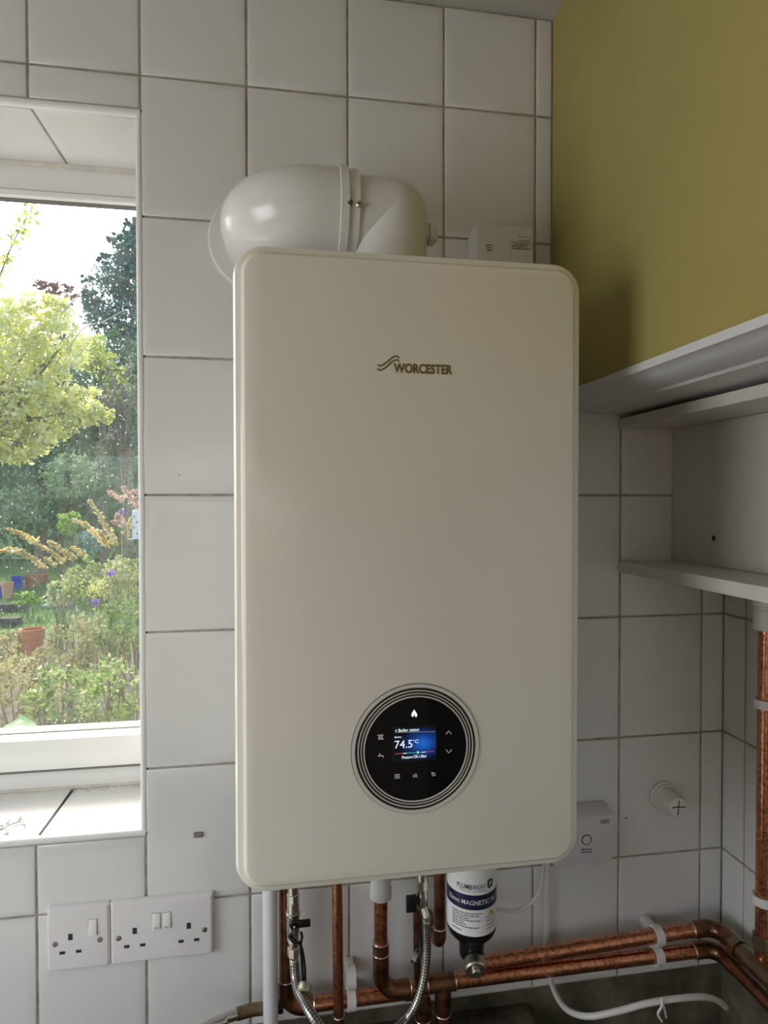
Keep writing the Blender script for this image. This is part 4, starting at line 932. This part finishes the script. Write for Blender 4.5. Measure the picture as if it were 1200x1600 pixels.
tree('twiggy_tree', 'grey brown twiggy tree at right side of window', (PY(196, 760, 11).x, 11, ZG),
     [(192, 620, 11, 34, 70, 900), (185, 700, 11, 34, 40, 600)], .075, L_GREY, PY(192, 600, 11), 0, .09, branches=26)
tree('pale_tree', 'pale yellow green bushy tree behind the apple branches', (PY(158, 760, 12.5).x, 12.5, ZG),
     [(150, 556, 12.5, 34, 34, 700), (178, 600, 12.5, 26, 40, 500)], .09, L_APPLE, PY(155, 560, 12.5), 0, .07, tint=.35)
tree('plum_tree', 'small reddish purple leaved tree behind the apple tree', (PY(92, 760, 15).x, 15, ZG), [(95, 462, 15, 26, 20, 600), (70, 450, 15, 20, 14, 250)], .10, L_RED, PY(92, 470, 15), 0, .07)
Ya = 6.2
ap = tree('apple_tree', 'sunlit yellow green apple tree at left of window', (PY(-95, 800, Ya).x, Ya, ZG),
     [(8, 560, Ya, 78, 90, 2600), (-60, 600, Ya, 90, 130, 1800), (55, 640, Ya, 66, 60, 1500), (92, 540, Ya, 42, 60, 800), (125, 632, Ya, 38, 34, 520), (22, 690, Ya, 56, 36, 900), (155, 650, Ya, 24, 17, 190), (60, 478, Ya, 56, 24, 420), (112, 668, Ya - .1, 16, 18, 120)] * 2,
     .060, L_APPLE, PY(-40, 560, Ya), 0, .11, .4, 'trees beyond the lawn', .74, 16)
sh_ = [PY(-30, 500, Ya), PY(0, 430, Ya), PY(20, 380, Ya), PY(50, 325, Ya)]
trunk('shoot', sh_, taper(.014, .004, 13), BARK, ap, 6)
spx = smooth_path(sh_, 8); leaves('shoot_leaves', [np.array(spx[k % len(spx)]) + rng.normal(size=3) * .055 for k in range(150)], .075, L_APPLE, ap, .3)
for pts in (((96, 490), (125, 458), (138, 440), (140, 418)), ((104, 548), (132, 512), (160, 503), (196, 484)), ((98, 585), (120, 560), (140, 535))):
    trunk('bare_twig', [PY(a, b, Ya - .2) for a, b in pts], taper(.008, .004, (len(pts) - 1) * 4 + 1), TWIG, ap, 6)
# shrubs beyond the lawn
def shrub(name, label, blobs, size, mt, group, tint=None, flat=.4, stems=5, stemmat=None):
    c = PY(blobs[0][0], blobs[0][1], blobs[0][2]); base = Vector((c.x, c.y, ZG)); t = thing(name, label, 'shrub', base, group)
    P = np.concatenate([blob(*b) for b in blobs]); P[:, 2] = np.maximum(P[:, 2], ZG + .02)
    leaves('foliage', P, size, mt, t, tint, flat)
    for k in range(stems):
        q = Vector(P[rng.integers(0, len(P))]); b = Vector((base.x + random.uniform(-.12, .12), base.y + random.uniform(-.1, .1), ZG)); trunk('stem', [b, b.lerp(q, .5) + Vector((0, 0, .05)), q], taper(.006, .002, 9), stemmat or STEMG, t, 5)
    return t
G1 = 'shrubs at far side of lawn'
shrub('round_shrub', 'pale leafy shrub in the middle under the apple branches', [(112, 745, 12, 48, 38, 1300)], .09, L_HEDGE, G1, .75)
shrub('round_shrub', 'dark shrub at the left behind the lawn', [(25, 792, 12, 60, 34, 1300)], .09, L_HEDGE, G1, .45)
shrub('round_shrub', 'dark shrub at the right behind the flower spikes', [(180, 780, 11.5, 46, 40, 1200)], .09, L_HEDGE, G1, .2)
shrub('round_shrub', 'bright lime green shrub at the back of the lawn', [(108, 818, 10.5, 20, 20, 700)], .07, L_LIME, G1)
shrub('round_shrub', 'blue green low shrub right of the lime shrub', [(142, 846, 9.5, 20, 22, 600)], .06, L_CONIF, G1, .9)
ph = thing('strap_leaf_plant', 'yellow green strap leaved plant at left edge of lawn', 'plant', PZ(2, 868, ZG))
b0 = PZ(2, 868, ZG)
for k in range(16):
    a = random.uniform(0, 2 * PI); L = random.uniform(.5, .8)
    pts = [b0, b0 + Vector((math.cos(a) * .1, math.sin(a) * .1, L * .7)), b0 + Vector((math.cos(a) * .32, math.sin(a) * .3, L * .85)), b0 + Vector((math.cos(a) * .5, math.sin(a) * .45, L * .5))]
    leaf = build('strap_leaf', MB().tube(smooth_path(pts, 4), taper(.020, .006, 13), 4), L_LIME, ph)
    at_ = leaf.data.attributes.new('tint', 'FLOAT', 'POINT'); at_.data.foreach_set('value', [random.uniform(.3, 1)] * len(leaf.data.vertices))
# lawn blades
N = 9000; gp_ = np.stack([rng.uniform(-9, -1.2, N), rng.uniform(6.5, 13.5, N), np.full(N, ZG + .03)], 1)
lw = leaves('grass_blades', gp_, .11, L_GRASS, None, ratio=.10, dirs=np.tile([0, 0, 1.], (N, 1))); tag(lw, 'short green grass blades of the lawn', 'grass')
# pots
def pot(label, px, pyb, wpx, hpx, mt, rim=True):
    b = PZ(px, pyb, ZG); k = scale_at(b.y, px) * 1.02; r = wpx * k / 2; h = hpx * k
    t = thing('flower_pot', label, 'flower pot', b, 'flower pots beside the lawn')
    pr = [(r * .70, 0), (r * .90, h * .78), (r, h * .79), (r, h), (r * .90, h), (r * .88, h * .9)] if rim else [(r * .62, 0), (r * .9, h * .55), (r * .96, h * .9), (r, h), (r * .9, h), (r * .88, h * .9)]
    build('pot', MB().lathe(pr, b, (0, 0, 1), 28), mt, t); build('soil', MB().lathe([(r * .87, h * .86), (r * .5, h * .9)], b, (0, 0, 1), 20), SOIL, t); return t
pot('dark blue glazed pot cut by left edge of view', 0, 934, 18, 20, BLUEPOT, False)
pot('pale terracotta pot in front of the blue pots', 11.5, 936, 19, 28, TERRAP)
pot('bright blue glazed pot between the terracotta ones', 27, 922, 20, 23, BLUEPOT, False)
pot('orange terracotta pot right of the bright blue pot', 47.5, 919, 21, 22, TERRA)
pot('dull terracotta pot furthest right in the row', 67, 910, 20, 14, TERRA)
pot('tall terracotta pot half buried in the near weeds', 52, 1048, 36, 70, TERRA)
for px0, px1, py_, lb in ((-40, 50, 952, 'upper dark timber sleeper edging the bed'), (-45, 38, 976, 'lower dark timber sleeper edging the bed')):
    a, b = PZ(px0, py_ + 6, ZG), PZ(px1, py_, ZG); t = MB().box(a.x, b.x, a.y - .02, a.y + .12, ZG, ZG + .13); tag(build('timber_sleeper', t, TIMBER, None, .008), lb, 'timber', 'sleepers edging the bed')
sl = PZ(92, 948, ZG); tag(build('stepping_stone', MB().box(sl.x - .22, sl.x + .22, sl.y - .2, sl.y + .2, ZG, ZG + .06), mat('stone', (.36, .33, .27), .9, var=.3, vscale=10), None, .015), 'flat grey stone slab among the weeds', 'stone')
# flower spikes
def spike_bush(name, label, base_px, Y, spikes, mt, w=.030):
    c = PY(*base_px, Y); base = Vector((c.x, Y, ZG)); t = thing(name, label, 'shrub', base, 'flower spike shrubs')
    for s_ in spikes:
        pts = smooth_path([PY(a * .1917, 760 + b * .1917, Y + random.uniform(-.15, .15)) for a, b in s_], 6)
        n = int(90 * max(1, len(s_) - 1)); P = []; D = []
        for k in range(n):
            u = random.random(); q = pts[min(int(u * len(pts)), len(pts) - 1)]; wd = w * (.35 + .75 * u); P.append(np.array(q) + rng.normal(size=3) * wd * .55); D.append(np.array(pts[0] - pts[-1]))
        leaves('flower_spike', P, .05, mt, t, None, 0, .6)
        e = pts[-1]; trunk('stem', [base + Vector((random.uniform(-.1, .1), 0, 0)), base.lerp(e, .55) + Vector((0, 0, .12)), e, pts[0]], taper(.006, .003, 13), STEMG, t, 5)
    return t
spike_bush('spike_shrub', 'shrub with long dry yellow flower spikes arching left', (105, 900), 6.8,
    [[(70, 345), (180, 395), (290, 450)], [(320, 480), (420, 540), (520, 612)], [(170, 530), (270, 590), (360, 660)], [(400, 450), (500, 515), (600, 575)], [(590, 500), (690, 560)], [(0, 530), (80, 515), (165, 532)], [(370, 590), (450, 640)]], L_SPIKE)
spike_bush('spike_shrub', 'shrub with upright dry yellow flower spikes near feeder', (175, 900), 6.4,
    [[(730, 120), (840, 280), (930, 440)], [(600, 275), (720, 330), (860, 470)], [(900, 360), (940, 470)], [(820, 380), (880, 480)], [(1070, 260), (1020, 400)]], L_SPIKE, .036)
spike_bush('spike_shrub', 'shrub with pinkish flower spikes at top right of bed', (212, 860), 6.0,
    [[(890, 45), (1000, 110)], [(1010, 10), (1075, 120)], [(1085, 40), (1150, 60)], [(950, 235), (1010, 295)], [(920, 290), (1000, 310)], [(1100, 100), (1140, 190)]], L_PINK, .032)
# weeds of the near bed
G2 = 'leafy weeds of the near bed'
W = [('tangled straw coloured weeds low at left corner of window', [(20, 1075, 3.4, 66, 52, 900), (-40, 1060, 3.6, 60, 60, 400)], .040, L_STRAW, None),
     ('green leafy weeds low in the middle of window', [(95, 1085, 3.0, 52, 56, 900)], .040, L_WEED, .35),
     ('green leafy weeds low at right corner of window', [(178, 1085, 2.7, 56, 62, 1000)], .034, L_WEED, .3),
     ('tall leafy weeds at right halfway down the window', [(186, 985, 4.2, 44, 58, 1000)], .045, L_WEED, .3),
     ('mixed straw and green weeds in the middle of bed', [(122, 1000, 4.4, 44, 52, 900)], .045, L_STRAW, None),
     ('dry straw weeds round the tall terracotta pot', [(72, 1040, 4.6, 34, 40, 500)], .042, L_STRAW, None),
     ('leafy weeds below the feeder at right', [(190, 905, 5.6, 40, 42, 900)], .055, L_WEED, .5),
     ('leafy weeds below the yellow spikes', [(138, 905, 6.0, 34, 34, 800)], .055, L_WEED, .35),
     ('low grey green weeds right of the pots', [(95, 925, 6.9, 30, 28, 600)], .06, L_WEED, .9),
     ('low brown weeds in front of the sleepers', [(20, 1005, 6.2, 44, 24, 600)], .055, L_STRAW, None),
     ('bright green weeds among the pots', [(42, 935, 9.2, 26, 12, 350)], .06, L_LIME, None)]
for lb, bl, sz, mt, ti in W:
    bl = [(a, b, Y, c, d, n) for a, b, Y, c, d, n in bl]; shrub('weed_clump', lb, bl, sz, mt, G2, ti, .3, 12)
st_ = thing('tall_stems', 'bare reddish stems standing in the near weeds', 'plant', Vector((PY(150, 1000, 3.2).x, 3.2, ZG)))
for a, b, c, d in ((152, 968, 168, 1010), (205, 998, 213, 1050), (140, 1050, 150, 1130), (86, 1062, 106, 1092), (92, 1105, 82, 1140), (192, 985, 192, 1040), (182, 1060, 186, 1100), (10, 1140, 35, 1100)):
    trunk('stem', [PY(a, b, 3.0), PY((a + c) / 2 + 1, (b + d) / 2, 3.05), PY(c, d, 3.1), Vector((PY(c, d, 3.1).x, 3.1, ZG))], taper(.003, .006, 13), mat('red_stem', (.30, .16, .08), .8), st_, 5)
G3 = 'purple thistle flowers'
for px, py_, Y, lb in ((173, 896, 5.2, 'purple thistle flower above the weeds'), (149, 941, 4.8, 'lower purple thistle flower in the weeds'), (190, 800, 5.8, 'pinkish purple flower beside the feeder')):
    c = PY(px, py_, Y); t = thing('thistle_flower', lb, 'flower', Vector((c.x, c.y, ZG)), G3)
    leaves('petals', np.array(c) + rng.normal(size=(70, 3)) * .014, .035, L_PURP, t); trunk('stem', [Vector((c.x, c.y, ZG)), c.lerp(Vector((c.x, c.y, ZG)), .5), c], taper(.005, .003, 9), TWIG, t, 5)
c = PY(148, 918, 5.2); t = thing('yellow_flower_plant', 'clump of small yellow flowers in the weeds', 'flower', Vector((c.x, c.y, ZG)))
leaves('flowers', np.array(c) + rng.normal(size=(130, 3)) * np.array([.045, .04, .05]), .030, L_YELF, t); trunk('stem', [Vector((c.x, c.y, ZG)), c.lerp(Vector((c.x, c.y, ZG)), .5), c], taper(.006, .003, 9), TWIG, t, 5)
# broad leaf close to the glass at lower left
bl_ = thing('broad_leaf_plant', 'broad pale green leaf near glass at lower left', 'plant', Vector((PY(20, 1130, 1.6).x, 1.6, ZG)))
pts = []; vs = []; fs = []
A = PY(18, 1165, 1.5); Bq = PY(38, 1118, 1.75); nL = 9
for i in range(nL):
    u = i / (nL - 1); c = A.lerp(Bq, u); wv = .062 * math.sin(PI * min(.97, .12 + u * .85)) 
    for j in (-1, -.5, 0, .5, 1): vs.append((c.x + j * wv, c.y + .02 * abs(j) - .03 * u * u, c.z + .012 * (1 - abs(j)) + .004 * math.sin(i * 2.1 + j * 3)))
for i in range(nL - 1):
    for j in range(4): fs.append((i * 5 + j, i * 5 + j + 1, (i + 1) * 5 + j + 1, (i + 1) * 5 + j))
lf = build('leaf', MB().add(vs, fs), L_BIG, bl_); at_ = lf.data.attributes.new('tint', 'FLOAT', 'POINT'); at_.data.foreach_set('value', [.6] * len(lf.data.vertices))
build('leaf_rib', MB().tube([A + Vector((0, -.004, .010)), A.lerp(Bq, .5) + Vector((0, -.012, .012)), Bq + Vector((0, -.03, .010))], [.003, .0022, .0012], 6), TWIG, bl_)
build('stalk', MB().tube([A, Vector((A.x, A.y, ZG))], .004, 6), TWIG, bl_)
# bird feeder
c0, c1 = PY(214, 842, 6.0), PY(214, 796, 6.0)
bf = thing('bird_feeder', 'white tube bird feeder on a pole at right edge of window', 'bird feeder', Vector((c0.x, 6.0, ZG)))
build('tube', MB().lathe([(.043, 0), (.045, .01), (.045, c1.z - c0.z - .02), (.030, c1.z - c0.z)], c0, (0, 0, 1), 20), mat('feeder_white', (.8, .79, .76), .4), bf)
for k in range(4): build('port', MB().lathe([(.008, 0), (.008, .004)], Vector((c0.x + (-.02 if k % 2 else .012), 6.0 - .043, c0.z + .06 + .06 * k)), (0, -1, 0), 10), PRINT, bf)
build('tray', MB().lathe([(.075, -.012), (.08, 0), (.07, .0)], c0, (0, 0, 1), 20), PRINTG, bf); build('pole', MB().tube([(c0.x, 6.0, ZG), (c0.x, 6.0, c0.z)], .012, 8), PRINTG, bf)
